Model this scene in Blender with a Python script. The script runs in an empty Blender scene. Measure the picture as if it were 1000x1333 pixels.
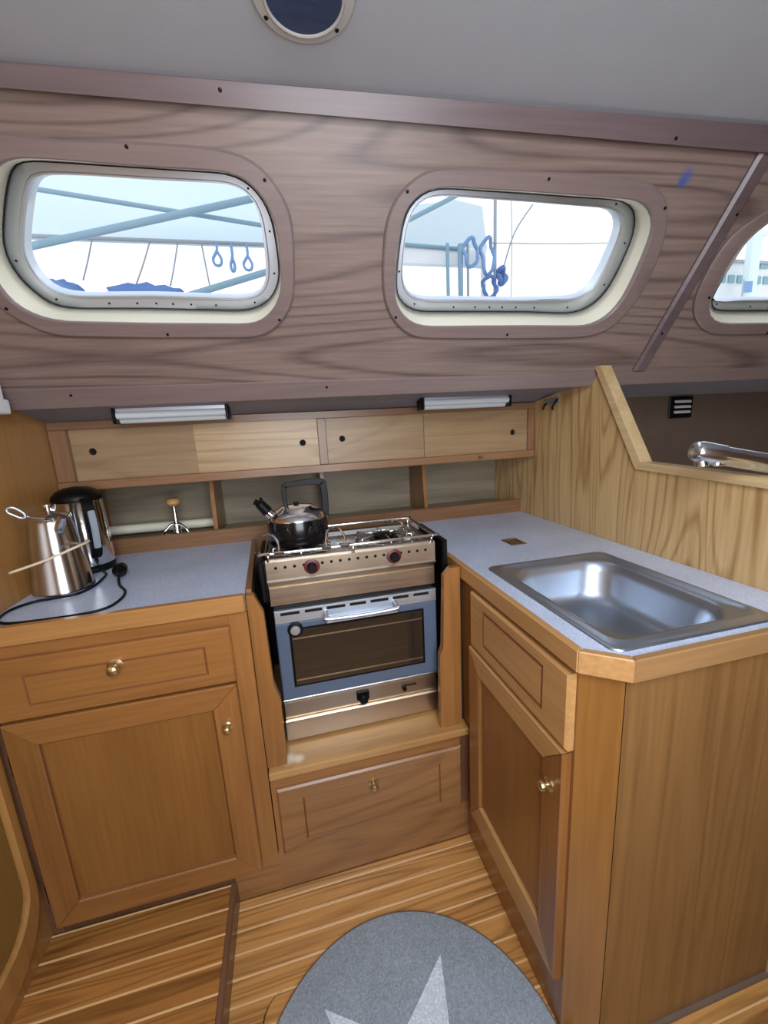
import bpy, bmesh, math, random
from mathutils import Vector, Matrix
PI = math.pi
random.seed(7)
SC = bpy.context.scene
COL = SC.collection

# ------------------------------------------------------------------ camera
cam_d = bpy.data.cameras.new('camera')
cam = bpy.data.objects.new('camera', cam_d); COL.objects.link(cam)
cam_d.sensor_fit = 'HORIZONTAL'; cam_d.sensor_width = 36.0
cam_d.lens = 522.49 / 1000 * 36; cam_d.clip_start = 0.02; cam_d.clip_end = 300
EYE = Vector((0, 0, 1.29))
rx = Vector((0.97038695, -0.23585314, -0.0521773))
uy = Vector((0.09743652, 0.18453236, 0.97798463))
fz = Vector((0.22103234, 0.95410749, -0.2020485))
cam.matrix_world = Matrix(((rx.x, uy.x, -fz.x, EYE.x), (rx.y, uy.y, -fz.y, EYE.y),
                           (rx.z, uy.z, -fz.z, EYE.z), (0, 0, 0, 1)))
SC.camera = cam
# ------------------------------------------------------------------ sky
world = bpy.data.worlds.new('overcast sky'); SC.world = world; world.use_nodes = True
wt = world.node_tree; bg = wt.nodes['Background']
wtc = wt.nodes.new('ShaderNodeTexCoord'); wsep = wt.nodes.new('ShaderNodeSeparateXYZ')
wrp = wt.nodes.new('ShaderNodeValToRGB')
wt.links.new(wtc.outputs['Generated'], wsep.inputs[0]); wt.links.new(wsep.outputs['Z'], wrp.inputs[0])
wrp.color_ramp.elements[0].position = 0.0; wrp.color_ramp.elements[0].color = (1.0, 1.0, 1.0, 1)
wrp.color_ramp.elements[1].position = 0.9; wrp.color_ramp.elements[1].color = (0.78, 0.88, 1.0, 1)
wt.links.new(wrp.outputs[0], bg.inputs['Color']); bg.inputs['Strength'].default_value = 1.5

def area(name, loc, aim, sx, sy, power, color):
    d = bpy.data.lights.new(name, 'AREA'); d.shape = 'RECTANGLE'; d.size = sx; d.size_y = sy
    d.energy = power; d.color = color
    o = bpy.data.objects.new(name, d); COL.objects.link(o); o.location = loc
    o.rotation_euler = (Vector(aim) - Vector(loc)).to_track_quat('-Z', 'Y').to_euler()
    return o
# daylight falling through the companionway hatch behind and above the cook
area('hatch_daylight', (0.12, -0.20, 1.93), (0.14, 0.35, 0.6), 0.7, 0.6, 20.0, (0.88, 0.94, 1.0))
# added fill lamp in the unseen rear opening, lifting the liner and ceiling
area('rear_fill', (0.15, -0.58, 1.36), (0.15, 1.0, 1.46), 0.76, 1.15, 20.0, (0.88, 0.93, 1.0))

SC.view_settings.view_transform = 'Standard'; SC.view_settings.look = 'None'
SC.view_settings.exposure = 0.0; SC.view_settings.gamma = 1.0
SC.view_settings.use_curve_mapping = False

# ------------------------------------------------------------------ materials
def s2l(c):
    return tuple(((v / 255) / 12.92 if v / 255 <= 0.04045 else ((v / 255 + 0.055) / 1.055) ** 2.4) for v in c) + (1,)

def newmat(name):
    m = bpy.data.materials.new(name); m.use_nodes = True
    return m, m.node_tree, m.node_tree.nodes['Principled BSDF']

def plain(name, rgb, rough=0.5, metal=0.0, bump=0.0, bscale=80, coat=0.0, var=0.06):
    m, t, b = newmat(name)
    b.inputs['Roughness'].default_value = rough; b.inputs['Metallic'].default_value = metal
    b.inputs['Coat Weight'].default_value = coat
    tc = t.nodes.new('ShaderNodeTexCoord'); n = t.nodes.new('ShaderNodeTexNoise')
    n.inputs['Scale'].default_value = 14; n.inputs['Detail'].default_value = 4
    t.links.new(tc.outputs['Object'], n.inputs['Vector'])
    mx = t.nodes.new('ShaderNodeMix'); mx.data_type = 'RGBA'
    c = s2l(rgb)
    mx.inputs[6].default_value = tuple(v * (1 - var) for v in c[:3]) + (1,)
    mx.inputs[7].default_value = tuple(min(1, v * (1 + var)) for v in c[:3]) + (1,)
    t.links.new(n.outputs['Fac'], mx.inputs[0]); t.links.new(mx.outputs[2], b.inputs['Base Color'])
    if bump:
        n2 = t.nodes.new('ShaderNodeTexNoise'); n2.inputs['Scale'].default_value = bscale
        t.links.new(tc.outputs['Object'], n2.inputs['Vector'])
        bp = t.nodes.new('ShaderNodeBump'); bp.inputs['Strength'].default_value = bump
        bp.inputs['Distance'].default_value = 0.002
        t.links.new(n2.outputs['Fac'], bp.inputs['Height']); t.links.new(bp.outputs[0], b.inputs['Normal'])
    return m

def wood(name, light, dark, axis='X', rough=0.35, rings=9.0, cross=2.2, along=0.35, contrast=0.8, spots=None, coat=0.15, rnd=1.0, sharp=0.6):
    """oak: contour lines of a stretched noise give cathedral grain; fine pores run along the axis"""
    m, t, b = newmat(name)
    N, L = t.nodes, t.links
    tc = N.new('ShaderNodeTexCoord'); oi = N.new('ShaderNodeObjectInfo')
    cb = N.new('ShaderNodeCombineXYZ')
    ml = N.new('ShaderNodeMath'); ml.operation = 'MULTIPLY'; ml.inputs[1].default_value = 7.0 * rnd
    L.new(oi.outputs['Random'], ml.inputs[0])
    for i in range(3): L.new(ml.outputs[0], cb.inputs[i])
    ad = N.new('ShaderNodeVectorMath'); ad.operation = 'ADD'
    L.new(tc.outputs['Object'], ad.inputs[0]); L.new(cb.outputs[0], ad.inputs[1])
    def mp(cr, al):
        q = N.new('ShaderNodeMapping'); s = [cr, cr, cr]; s['XYZ'.index(axis)] = al
        q.inputs['Scale'].default_value = s; L.new(ad.outputs[0], q.inputs['Vector']); return q
    n1 = N.new('ShaderNodeTexNoise'); n1.inputs['Scale'].default_value = 1.0; n1.inputs['Detail'].default_value = 1.5
    n1.inputs['Roughness'].default_value = 0.35; n1.inputs['Distortion'].default_value = 0.3
    L.new(mp(cross, along).outputs[0], n1.inputs['Vector'])
    mu = N.new('ShaderNodeMath'); mu.operation = 'MULTIPLY'; mu.inputs[1].default_value = rings * 2
    L.new(n1.outputs['Fac'], mu.inputs[0])
    fr = N.new('ShaderNodeMath'); fr.operation = 'PINGPONG'; fr.inputs[1].default_value = 1.0
    L.new(mu.outputs[0], fr.inputs[0])
    rp = N.new('ShaderNodeValToRGB'); rp.color_ramp.elements[0].position = 0.0; rp.color_ramp.elements[1].position = sharp
    rp.color_ramp.elements[0].color = (0, 0, 0, 1); rp.color_ramp.elements[1].color = (1, 1, 1, 1)
    L.new(fr.outputs[0], rp.inputs[0])
    n2 = N.new('ShaderNodeTexNoise'); n2.inputs['Scale'].default_value = 1.0; n2.inputs['Detail'].default_value = 3
    L.new(mp(110, 5).outputs[0], n2.inputs['Vector'])
    n3 = N.new('ShaderNodeTexNoise'); n3.inputs['Scale'].default_value = 1.0; n3.inputs['Detail'].default_value = 2
    L.new(mp(6, 2.0).outputs[0], n3.inputs['Vector'])
    # fac = rings*contrast*.5 + pores*.35 + blotches*.3
    def madd(a, k, c):
        q = N.new('ShaderNodeMath'); q.operation = 'MULTIPLY_ADD'; L.new(a, q.inputs[0]); q.inputs[1].default_value = k
        if hasattr(c, 'links'): L.new(c, q.inputs[2])
        else: q.inputs[2].default_value = c
        return q.outputs[0]
    f = madd(rp.outputs[0], contrast * 0.55, 0.22 * (1 - contrast))
    f = madd(n2.outputs['Fac'], 0.75, f); f = madd(n3.outputs['Fac'], 0.5, f)
    f = madd(oi.outputs['Random'], 0.16 * rnd, f)
    f = madd(f, 1.0, -0.38)
    mx = N.new('ShaderNodeMix'); mx.data_type = 'RGBA'; mx.clamp_factor = True
    mx.inputs[6].default_value = s2l(dark); mx.inputs[7].default_value = s2l(light)
    L.new(f, mx.inputs[0]); out = mx.outputs[2]
    if spots:   # (x,y,z,radius,colour): small round patches of colour fixed to the board
        for (sx, sy, sz, r, c) in spots:
            vm = N.new('ShaderNodeVectorMath'); vm.operation = 'DISTANCE'; vm.inputs[1].default_value = (sx, sy, sz)
            L.new(tc.outputs['Object'], vm.inputs[0])
            mr = N.new('ShaderNodeMapRange'); mr.inputs[1].default_value = r * 0.3; mr.inputs[2].default_value = r
            mr.inputs[3].default_value = 0.75; mr.inputs[4].default_value = 0.0
            L.new(vm.outputs['Value'], mr.inputs[0])
            m2 = N.new('ShaderNodeMix'); m2.data_type = 'RGBA'; L.new(mr.outputs[0], m2.inputs[0])
            L.new(out, m2.inputs[6]); m2.inputs[7].default_value = s2l(c); out = m2.outputs[2]
    L.new(out, b.inputs['Base Color'])
    b.inputs['Roughness'].default_value = rough; b.inputs['Coat Weight'].default_value = coat
    b.inputs['Coat Roughness'].default_value = 0.25
    bp = N.new('ShaderNodeBump'); bp.inputs['Strength'].default_value = 0.25; bp.inputs['Distance'].default_value = 0.0012
    L.new(n2.outputs['Fac'], bp.inputs['Height']); L.new(bp.outputs[0], b.inputs['Normal'])
    return m

def steel(name, rgb, rough=0.25, axis='X', streak=0.12):
    m, t, b = newmat(name); N, L = t.nodes, t.links
    b.inputs['Metallic'].default_value = 1.0
    tc = N.new('ShaderNodeTexCoord'); q = N.new('ShaderNodeMapping'); s = [260, 260, 260]; s['XYZ'.index(axis)] = 6
    q.inputs['Scale'].default_value = s; L.new(tc.outputs['Object'], q.inputs['Vector'])
    n = N.new('ShaderNodeTexNoise'); n.inputs['Scale'].default_value = 1; L.new(q.outputs[0], n.inputs['Vector'])
    n2 = N.new('ShaderNodeTexNoise'); n2.inputs['Scale'].default_value = 11; n2.inputs['Detail'].default_value = 5
    L.new(tc.outputs['Object'], n2.inputs['Vector'])
    mr = N.new('ShaderNodeMapRange'); mr.inputs[3].default_value = max(0.02, rough - streak); mr.inputs[4].default_value = rough + streak
    ad = N.new('ShaderNodeMath'); ad.operation = 'MULTIPLY_ADD'; ad.inputs[1].default_value = 0.5
    hl = N.new('ShaderNodeMath'); hl.operation = 'MULTIPLY'; hl.inputs[1].default_value = 0.5
    L.new(n2.outputs['Fac'], hl.inputs[0]); L.new(n.outputs['Fac'], ad.inputs[0]); L.new(hl.outputs[0], ad.inputs[2])
    L.new(ad.outputs[0], mr.inputs[0]); L.new(mr.outputs[0], b.inputs['Roughness'])
    b.inputs['Base Color'].default_value = s2l(rgb)
    return m

def glassmat(name, tint=(1, 1, 1), gloss=1.0):
    m = bpy.data.materials.new(name); m.use_nodes = True; t = m.node_tree; N, L = t.nodes, t.links
    for n in list(N): N.remove(n)
    o = N.new('ShaderNodeOutputMaterial'); tr = N.new('ShaderNodeBsdfTransparent'); gl = N.new('ShaderNodeBsdfGlossy')
    gl.inputs['Roughness'].default_value = 0.03; tr.inputs['Color'].default_value = tint + (1,)
    lw = N.new('ShaderNodeLayerWeight'); lw.inputs['Blend'].default_value = 0.5
    fr = N.new('ShaderNodeMath'); fr.operation = 'POWER'; fr.inputs[1].default_value = 5.0
    L.new(lw.outputs['Facing'], fr.inputs[0])
    ml = N.new('ShaderNodeMath'); ml.operation = 'MULTIPLY_ADD'; ml.inputs[1].default_value = .9 * gloss; ml.inputs[2].default_value = .04
    mx = N.new('ShaderNodeMixShader'); L.new(fr.outputs[0], ml.inputs[0]); L.new(ml.outputs[0], mx.inputs[0])
    L.new(tr.outputs[0], mx.inputs[1]); L.new(gl.outputs[0], mx.inputs[2]); L.new(mx.outputs[0], o.inputs[0])
    return m

def speckle(name, a, b_, c, rough=0.45, scale=420):
    m, t, b = newmat(name); N, L = t.nodes, t.links
    tc = N.new('ShaderNodeTexCoord')
    v = N.new('ShaderNodeTexVoronoi'); v.inputs['Scale'].default_value = scale; L.new(tc.outputs['Object'], v.inputs['Vector'])
    rp = N.new('ShaderNodeValToRGB'); rp.color_ramp.interpolation = 'CONSTANT'
    e = rp.color_ramp.elements; e[0].position = 0; e[0].color = s2l(a); e[1].position = 0.55; e[1].color = s2l(b_)
    k = e.new(0.82); k.color = s2l(c)
    sp = N.new('ShaderNodeSeparateColor'); L.new(v.outputs['Color'], sp.inputs[0]); L.new(sp.outputs[0], rp.inputs[0])
    n = N.new('ShaderNodeTexNoise'); n.inputs['Scale'].default_value = 6; n.inputs['Detail'].default_value = 5
    L.new(tc.outputs['Object'], n.inputs['Vector'])
    mr = N.new('ShaderNodeMapRange'); mr.inputs[1].default_value = .3; mr.inputs[2].default_value = .7
    mr.inputs[3].default_value = .88; mr.inputs[4].default_value = 1.08; L.new(n.outputs['Fac'], mr.inputs[0])
    vm = N.new('ShaderNodeVectorMath'); vm.operation = 'SCALE'; L.new(rp.outputs[0], vm.inputs[0]); L.new(mr.outputs[0], vm.inputs['Scale'])
    L.new(vm.outputs[0], b.inputs['Base Color']); b.inputs['Roughness'].default_value = rough
    return m

M = {}
# cabinets (warm varnished oak), by grain direction
OAK_L, OAK_D = (166, 114, 62), (108, 68, 32)
for ax in 'XYZ':
    M['oak' + ax] = wood('varnished oak ' + ax, OAK_L, OAK_D, ax, 0.32, rings=5, contrast=0.45)
    M['rail' + ax] = wood('reddish oak rail ' + ax, (152, 112, 76), (100, 66, 42), ax, 0.35, rings=4, contrast=0.4)
    M['edge' + ax] = wood('pale oak edging ' + ax, (196, 152, 98), (142, 96, 52), ax, 0.35, rings=5, contrast=0.5)
M['plinth'] = wood('brown oak plinth', (158, 114, 70), (104, 68, 38), 'X', 0.35, rings=10, cross=3.5, along=.8, contrast=0.6, sharp=0.5)
M['corner'] = wood('orange oak corner panel', (150, 104, 50), (108, 68, 28), 'Z', 0.33, rings=5, contrast=0.4)
M['capping'] = wood('pale oak capping', (218, 192, 148), (172, 140, 94), 'Y', 0.35, rings=6, cross=6, contrast=0.4)
M['seam'] = plain('dark groove', (128, 80, 42), 0.6)
M['endedge'] = wood('brown grey oak edging', (160, 122, 80), (112, 80, 50), 'X', 0.35, rings=8, cross=4, contrast=0.6)
M['panelL'] = wood('oak door panel', (152, 104, 52), (110, 70, 32), 'Z', 0.33, rings=3, cross=3.5, along=.5, contrast=0.3)
M['sink_end'] = wood('brown oak end panel', (140, 102, 60), (96, 66, 36), 'Z', 0.4, rings=6, cross=12, along=.6, contrast=0.45)
M['slide'] = wood('pale oak sliding door', (166, 138, 102), (122, 94, 64), 'X', 0.4, rings=10, cross=6.0, along=0.9, contrast=0.45, sharp=0.5)
M['slide2'] = wood('paler striped oak sliding door', (190, 160, 120), (130, 100, 66), 'X', 0.4, rings=14, cross=7.0, along=0.6, contrast=0.7, sharp=0.45)
M['bulk'] = wood('oak veneer bulkhead', (214, 182, 130), (142, 104, 58), 'Z', 0.4, rings=15, cross=7.0, along=0.95, contrast=0.8, rnd=0, sharp=0.45)
M['bulkL'] = wood('amber oak bulkhead', (182, 134, 76), (132, 88, 42), 'Z', 0.35, rings=6, contrast=0.4, rnd=0)
M['yellow'] = wood('yellow locker panel', (140, 110, 54), (108, 80, 36), 'Z', 0.3, rings=3, contrast=0.2)
M['liner'] = wood('grey brown oak liner', (146, 125, 116), (72, 58, 58), 'X', 0.42, rings=44, cross=2.2, along=0.30, contrast=0.75, sharp=0.45,
                  spots=[(1.713, 0.489, 0, 0.022, (70, 90, 150)), (1.708, 0.478, 0, 0.014, (60, 84, 150))], rnd=0)
M['surround'] = wood('brown window surround', (136, 118, 113), (104, 88, 88), 'X', 0.4, rings=3, contrast=0.3)
M['linertrim'] = wood('liner moulding', (114, 98, 100), (80, 66, 70), 'X', 0.35, rings=4, contrast=0.5)
M['plank'] = wood('teak sole plank', (178, 122, 62), (78, 42, 18), 'X', 0.3, rings=8, cross=26, along=1.0, contrast=0.8, coat=0.3, rnd=1.3)
M['plank_right'] = wood('golden sole plank', (204, 150, 86), (104, 62, 28), 'X', 0.3, rings=8, cross=26, along=1.0, contrast=0.8, coat=0.3, rnd=1.3)
M['ledge'] = wood('pale patched oak ledge', (200, 156, 98), (142, 98, 52), 'X', 0.3, rings=5, contrast=0.5, rnd=0,
                  spots=[(-.232, -.098, .405, .026, (232, 224, 204)), (-.205, -.104, .405, .020, (232, 224, 204))])  # two pale round patches near the ledge's front left edge
M['tapsteel'] = steel('satin chrome tap', (226, 234, 244), 0.2, 'X', 0.04)
M['inlay'] = wood('pale maple inlay', (236, 196, 140), (206, 160, 104), 'X', 0.35, rings=3, contrast=0.2)
M['riser'] = wood('dark board for riser and frame shade', (120, 84, 62), (72, 46, 34), 'Y', 0.35, rings=4, contrast=0.5)
M['recess'] = wood('grey green weathered ply', (154, 142, 118), (108, 98, 84), 'X', 0.6, rings=6, cross=5, along=1.0, contrast=0.6)
M['dark_wall'] = plain('dark brown lining', (112, 96, 84), 0.6, var=0.15)
M['soffit'] = plain('grey painted deck underside', (128, 126, 136), 0.55, bump=0.1)
M['ceiling'] = plain('off white grey headliner paint', (178, 182, 190), 0.55, bump=0.08, bscale=160, var=0.05)
M['formica'] = speckle('blue grey speckled laminate', (196, 209, 234), (182, 195, 223), (210, 220, 240), 0.30)
M['mat_grey'] = speckle('grey flecked mat', (150, 162, 174), (138, 150, 162), (162, 173, 184), 0.85, 300)
M['mat_pale'] = speckle('pale flecked star', (206, 218, 230), (190, 204, 220), (224, 232, 240), 0.85, 300)
M['mat_edge'] = plain('brown mat binding', (104, 82, 78), 0.7)
M['steel'] = steel('brushed stainless', (205, 203, 198), 0.26)
M['sinksteel'] = steel('sink stainless', (182, 192, 206), 0.38, 'Y', 0.1)
M['chrome'] = steel('polished chrome', (232, 236, 240), 0.10, 'X', 0.04)
M['bronzesteel'] = steel('brown tinted steel panel', (196, 180, 160), 0.32)  # warm brown tint in the steel colour
M['brass'] = steel('polished brass', (216, 198, 154), 0.3, 'X', 0.05)
M['potsteel'] = steel('soft polished pot steel', (214, 216, 220), 0.17, 'Z', 0.04)
M['edgeX'] = wood('oak edging X', (186, 136, 80), (130, 86, 46), 'X', 0.35, rings=6, contrast=0.5)
M['alloy'] = steel('anodised window alloy', (206, 212, 222), 0.42)
M['blue_enamel'] = plain('blue grey enamel', (84, 98, 120), 0.3, coat=0.4)
M['black'] = plain('matt black', (9, 9, 11), 0.42)
M['black_gloss'] = plain('gloss black enamel', (8, 10, 16), 0.2, coat=0.3)
M['hole'] = plain('dark hole', (8, 6, 5), 0.9)
M['seal_and_shade'] = plain('black for seal and niche shade', (22, 18, 18), 0.8)
M['ovenglass'] = plain('dark oven glass', (44, 38, 32), 0.06, coat=0.8)
M['red'] = plain('dark red ring', (92, 30, 34), 0.4)
M['cream'] = plain('cream gelcoat', (236, 232, 212), 0.4, var=0.03)
M['black'].node_tree.nodes['Principled BSDF'].inputs['Specular IOR Level'].default_value = 0.22
M['white'] = plain('white plastic', (232, 234, 236), 0.35)
M['rod'] = plain('cream plastic sleeve', (224, 206, 176), 0.45)
M['tube'] = plain('translucent lamp cover', (206, 214, 218), 0.25)
M['rope'] = plain('blue rope', (120, 156, 200), 0.8)
M['bluecover'] = plain('dark blue canvas', (84, 122, 182), 0.8)
M['awning'] = plain('pale blue canvas', (208, 226, 236), 0.8, var=0.03)
M['spar'] = plain('grey blue painted spar', (124, 158, 178), 0.4)
M['hullwhite'] = plain('white topsides', (226, 232, 236), 0.4)
M['rig'] = plain('rigging wire', (150, 160, 170), 0.4)
M['greylid'] = plain('grey kettle grip', (150, 158, 170), 0.35)
M['woodknob'] = plain('turned beech', (196, 152, 96), 0.5)
M['portglass'] = plain('dark blue deck glass', (34, 62, 100), 0.08, coat=0.7, var=0.4)
M['portring'] = plain('grey white port ring', (196, 196, 192), 0.4)
M['pane'] = glassmat('window glass')
M['paint_wall'] = plain('far facade', (216, 224, 228), 0.7, var=0.02)
M['far_pane'] = plain('far window pane', (120, 160, 176), 0.2)

# ------------------------------------------------------------------ mesh helpers
ORG = {}
def origin(o):
    return ORG.get(o.name, Vector((0, 0, 0))) if o else Vector((0, 0, 0))

def setp(o, label=None, cat=None, group=None, kind=None):
    if label: o['label'] = label
    if cat: o['category'] = cat
    if group: o['group'] = group
    if kind: o['kind'] = kind
    return o

def thing(name, loc, label, cat, group=None):
    o = bpy.data.objects.new(name, None); COL.objects.link(o); o.location = loc; o.empty_display_size = 0.05
    ORG[o.name] = Vector(loc)
    return setp(o, label, cat, group)

def obj(name, bm, mat, parent=None, label=None, cat=None, kind=None, group=None, smooth=False, loc=None):
    """world-space bmesh -> one mesh object; parts are stored relative to their thing's base"""
    org = origin(parent)
    if parent is None and loc is not None: org = Vector(loc)
    bmesh.ops.recalc_face_normals(bm, faces=bm.faces)
    if smooth:
        for f in bm.faces: f.smooth = True
    if org.length > 0: bmesh.ops.translate(bm, verts=bm.verts, vec=-org)
    me = bpy.data.meshes.new(name); bm.to_mesh(me); bm.free()
    o = bpy.data.objects.new(name, me); COL.objects.link(o)
    mats = mat if isinstance(mat, (list, tuple)) else [mat]
    for mm in mats: me.materials.append(M[mm] if isinstance(mm, str) else mm)
    if parent is not None: o.parent = parent
    elif loc is not None: o.location = loc
    ORG[o.name] = org
    if smooth == 'auto':
        try: me.set_sharp_from_angle(angle=math.radians(35))
        except Exception: pass
    return setp(o, label, cat, group, kind)

def bx(bm, x0, x1, y0, y1, z0, z1, bev=0.0, seg=1):
    r = bmesh.ops.create_cube(bm, size=1.0)
    vs = r['verts']
    for v in vs:
        v.co = Vector((x0 + (v.co.x + .5) * (x1 - x0), y0 + (v.co.y + .5) * (y1 - y0), z0 + (v.co.z + .5) * (z1 - z0)))
    if bev:
        es = list({e for v in vs for e in v.link_edges})
        bmesh.ops.bevel(bm, geom=es, offset=bev, segments=seg, affect='EDGES', profile=0.5)
    return bm
def box(*a, bev=0.0, seg=1): return bx(bmesh.new(), *a, bev=bev, seg=seg)

def prism(pts, ax, a, b, bev=0.0, bm=None):
    """polygon in the plane normal to axis ax (remaining coords in xyz order), from a to b"""
    bm = bm or bmesh.new()
    def P(p, h):
        q = list(p); q.insert('XYZ'.index(ax), h); return Vector(q)
    A = [bm.verts.new(P(p, a)) for p in pts]; B = [bm.verts.new(P(p, b)) for p in pts]
    n = len(pts); bm.faces.new(A); bm.faces.new(B[::-1])
    for i in range(n): bm.faces.new((A[i], B[i], B[(i + 1) % n], A[(i + 1) % n]))
    if bev:
        bmesh.ops.bevel(bm, geom=[e for e in bm.edges], offset=bev, segments=1, affect='EDGES')
    return bm

def hexa(bm, a, b):
    """solid between two quads a[4], b[4]"""
    A = [bm.verts.new(Vector(p)) for p in a]; B = [bm.verts.new(Vector(p)) for p in b]
    bm.faces.new(A); bm.faces.new(B[::-1])
    n = len(A)
    for i in range(n): bm.faces.new((A[i], B[i], B[(i + 1) % n], A[(i + 1) % n]))
    return bm

def loft(bm, rings, close_a=False, close_b=False, cyc=True):
    R = [[bm.verts.new(Vector(p)) for p in r] for r in rings]
    for a, b in zip(R[:-1], R[1:]):
        n = len(a)
        for i in range(n if cyc else n - 1):
            bm.faces.new((a[i], a[(i + 1) % n], b[(i + 1) % n], b[i]))
    if close_a: bm.faces.new(R[0][::-1])
    if close_b: bm.faces.new(R[-1])
    return bm

def tube(bm, pts, r, n=10, cyc=False, caps=True):
    pts = [Vector(p) for p in pts]; m = len(pts); rs = r if isinstance(r, (list, tuple)) else [r] * m
    rings = []; up = None
    for i, p in enumerate(pts):
        if cyc: t = pts[(i + 1) % m] - pts[i - 1]
        else: t = pts[min(i + 1, m - 1)] - pts[max(i - 1, 0)]
        t.normalize()
        if up is None:
            up = Vector((0, 0, 1)) if abs(t.z) < .9 else Vector((1, 0, 0))
        up = (up - t * up.dot(t)).normalized(); s = t.cross(up)
        rings.append([p + (up * math.cos(2 * PI * k / n) + s * math.sin(2 * PI * k / n)) * rs[i] for k in range(n)])
    if cyc: rings.append(rings[0])
    loft(bm, rings, caps and not cyc, caps and not cyc)
    if cyc: bmesh.ops.remove_doubles(bm, verts=bm.verts, dist=1e-6)
    return bm

def smoothpts(P, k=8):
    P = [Vector(p) for p in P]; out = []
    for i in range(len(P) - 1):
        p0 = P[max(i - 1, 0)]; p1 = P[i]; p2 = P[i + 1]; p3 = P[min(i + 2, len(P) - 1)]
        for j in range(k):
            t = j / k
            out.append(.5 * ((2 * p1) + (-p0 + p2) * t + (2 * p0 - 5 * p1 + 4 * p2 - p3) * t * t + (-p0 + 3 * p1 - 3 * p2 + p3) * t ** 3))
    out.append(P[-1]); return out

def lathe(bm, prof, c, axis=(0, 0, 1), n=40):
    """prof: (radius, height) pairs revolved about axis through c"""
    a = Vector(axis).normalized(); u = a.orthogonal().normalized(); w = a.cross(u); c = Vector(c)
    rings = []
    for r, h in prof:
        r = max(r, 1e-5)
        rings.append([c + a * h + (u * math.cos(2 * PI * k / n) + w * math.sin(2 * PI * k / n)) * r for k in range(n)])
    loft(bm, rings, True, True)
    return bm

def rrect(x0, x1, y0, y1, r, k=6):
    out = []
    for cx, cy, a0 in ((x1 - r, y1 - r, 0), (x0 + r, y1 - r, 90), (x0 + r, y0 + r, 180), (x1 - r, y0 + r, 270)):
        for i in range(k + 1):
            a = math.radians(a0 + 90 * i / k); out.append((cx + r * math.cos(a), cy + r * math.sin(a)))
    return out

def slab(face, u0, u1, v0, v1, t, groove=None, depth=0.004, gw=0.006, bev=0.004, centre=0.0):
    """drawer front: box of thickness t with eased edges and a routed rectangular groove; face maps (u,v,h) to the world, h out of the front"""
    def rect(u0, u1, v0, v1, h): return [face(u0, v0, h), face(u1, v0, h), face(u1, v1, h), face(u0, v1, h)]
    rings = [rect(u0, u1, v0, v1, 0), rect(u0, u1, v0, v1, t - bev), rect(u0 + bev, u1 - bev, v0 + bev, v1 - bev, t)]
    bm = bmesh.new()
    if groove:
        a, b, c, d = groove
        rings += [rect(a, b, c, d, t), rect(a + gw * .4, b - gw * .4, c + gw * .4, d - gw * .4, t - depth),
                  rect(a + gw * .6, b - gw * .6, c + gw * .6, d - gw * .6, t - depth),
                  rect(a + gw, b - gw, c + gw, d - gw, t + centre)]
    loft(bm, rings, True, True)
    if groove:      # the routed line takes a darker second colour
        bm.faces.ensure_lookup_table()
        for i in range(12, 24): bm.faces[i].material_index = 1
    return bm

def FY(y):            # faces looking towards -Y: u = x, v = z
    return lambda u, v, h: Vector((u, y - h, v))
def FX(x):            # faces looking towards -X: u = y, v = z
    return lambda u, v, h: Vector((x - h, u, v))

def door(name, face, u0, u1, v0, v1, t, w, parent, pmat, smat_v, smat_h, wb=None):
    """frame and panel door: recessed panel is the part, mitred stiles and rails are its sub-parts"""
    wb = wb or w
    bm = slab(face, u0 + w * .8, u1 - w * .8, v0 + wb * .8, v1 - w * .8, t - 0.009, (u0 + w - .001, u1 - w + .001, v0 + wb - .001, v1 - w + .001), bev=0.0005, gw=.005, depth=.003)
    d = obj(name, bm, [pmat, 'seam'], parent)
    e = 0.003
    O = [(u0, v0), (u1, v0), (u1, v1), (u0, v1)]; I = [(u0 + w, v0 + wb), (u1 - w, v0 + wb), (u1 - w, v1 - w), (u0 + w, v1 - w)]
    for k, nm in enumerate(('rail', 'stile', 'rail', 'stile')):
        a, b = O[k], O[(k + 1) % 4]; c, dd = I[(k + 1) % 4], I[k]
        def inw(p, s):
            cu, cv = (u0 + u1) / 2, (v0 + v1) / 2
            return (p[0] + (s if p[0] < cu else -s), p[1] + (s if p[1] < cv else -s))
        bm = bmesh.new()
        g_ = .0007; ax_ = 0 if nm == 'rail' else 1
        def sh(p, s):
            p = list(p); m_ = ((u0 + u1) / 2, (v0 + v1) / 2)[ax_]; p[ax_] += g_ if p[ax_] < m_ else -g_; return tuple(p)
        a, b, c, dd = sh(a, 0), sh(b, 0), sh(c, 0), sh(dd, 0)
        low = [face(*a, 0), face(*b, 0), face(*c, 0), face(*dd, 0)]
        mid = [face(*a, t - e), face(*b, t - e), face(*inw(c, 0.0), t - e), face(*inw(dd, 0.0), t - e)]
        top = [face(*inw(a, e), t), face(*inw(b, e), t), face(*inw(c, -e), t), face(*inw(dd, -e), t)]
        loft(bm, [low, mid, top], True, True)
        obj(nm, bm, smat_h if nm == 'rail' else smat_v, d)
    return d

def knob(name, c, n, r, mat, parent, label=None, plate=None):
    bm = bmesh.new()
    if plate: lathe(bm, [(plate, 0), (plate, .002), (plate * .7, .004)], c, n, 20)
    lathe(bm, [(r * .45, 0), (r * .4, r * .9), (r * .95, r * 1.15), (r, r * 1.5), (r * .85, r * 1.95), (r * .4, r * 2.2), (0, r * 2.25)], c, n, 20)
    return obj(name, bm, mat, parent, label=label, smooth='auto')

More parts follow.
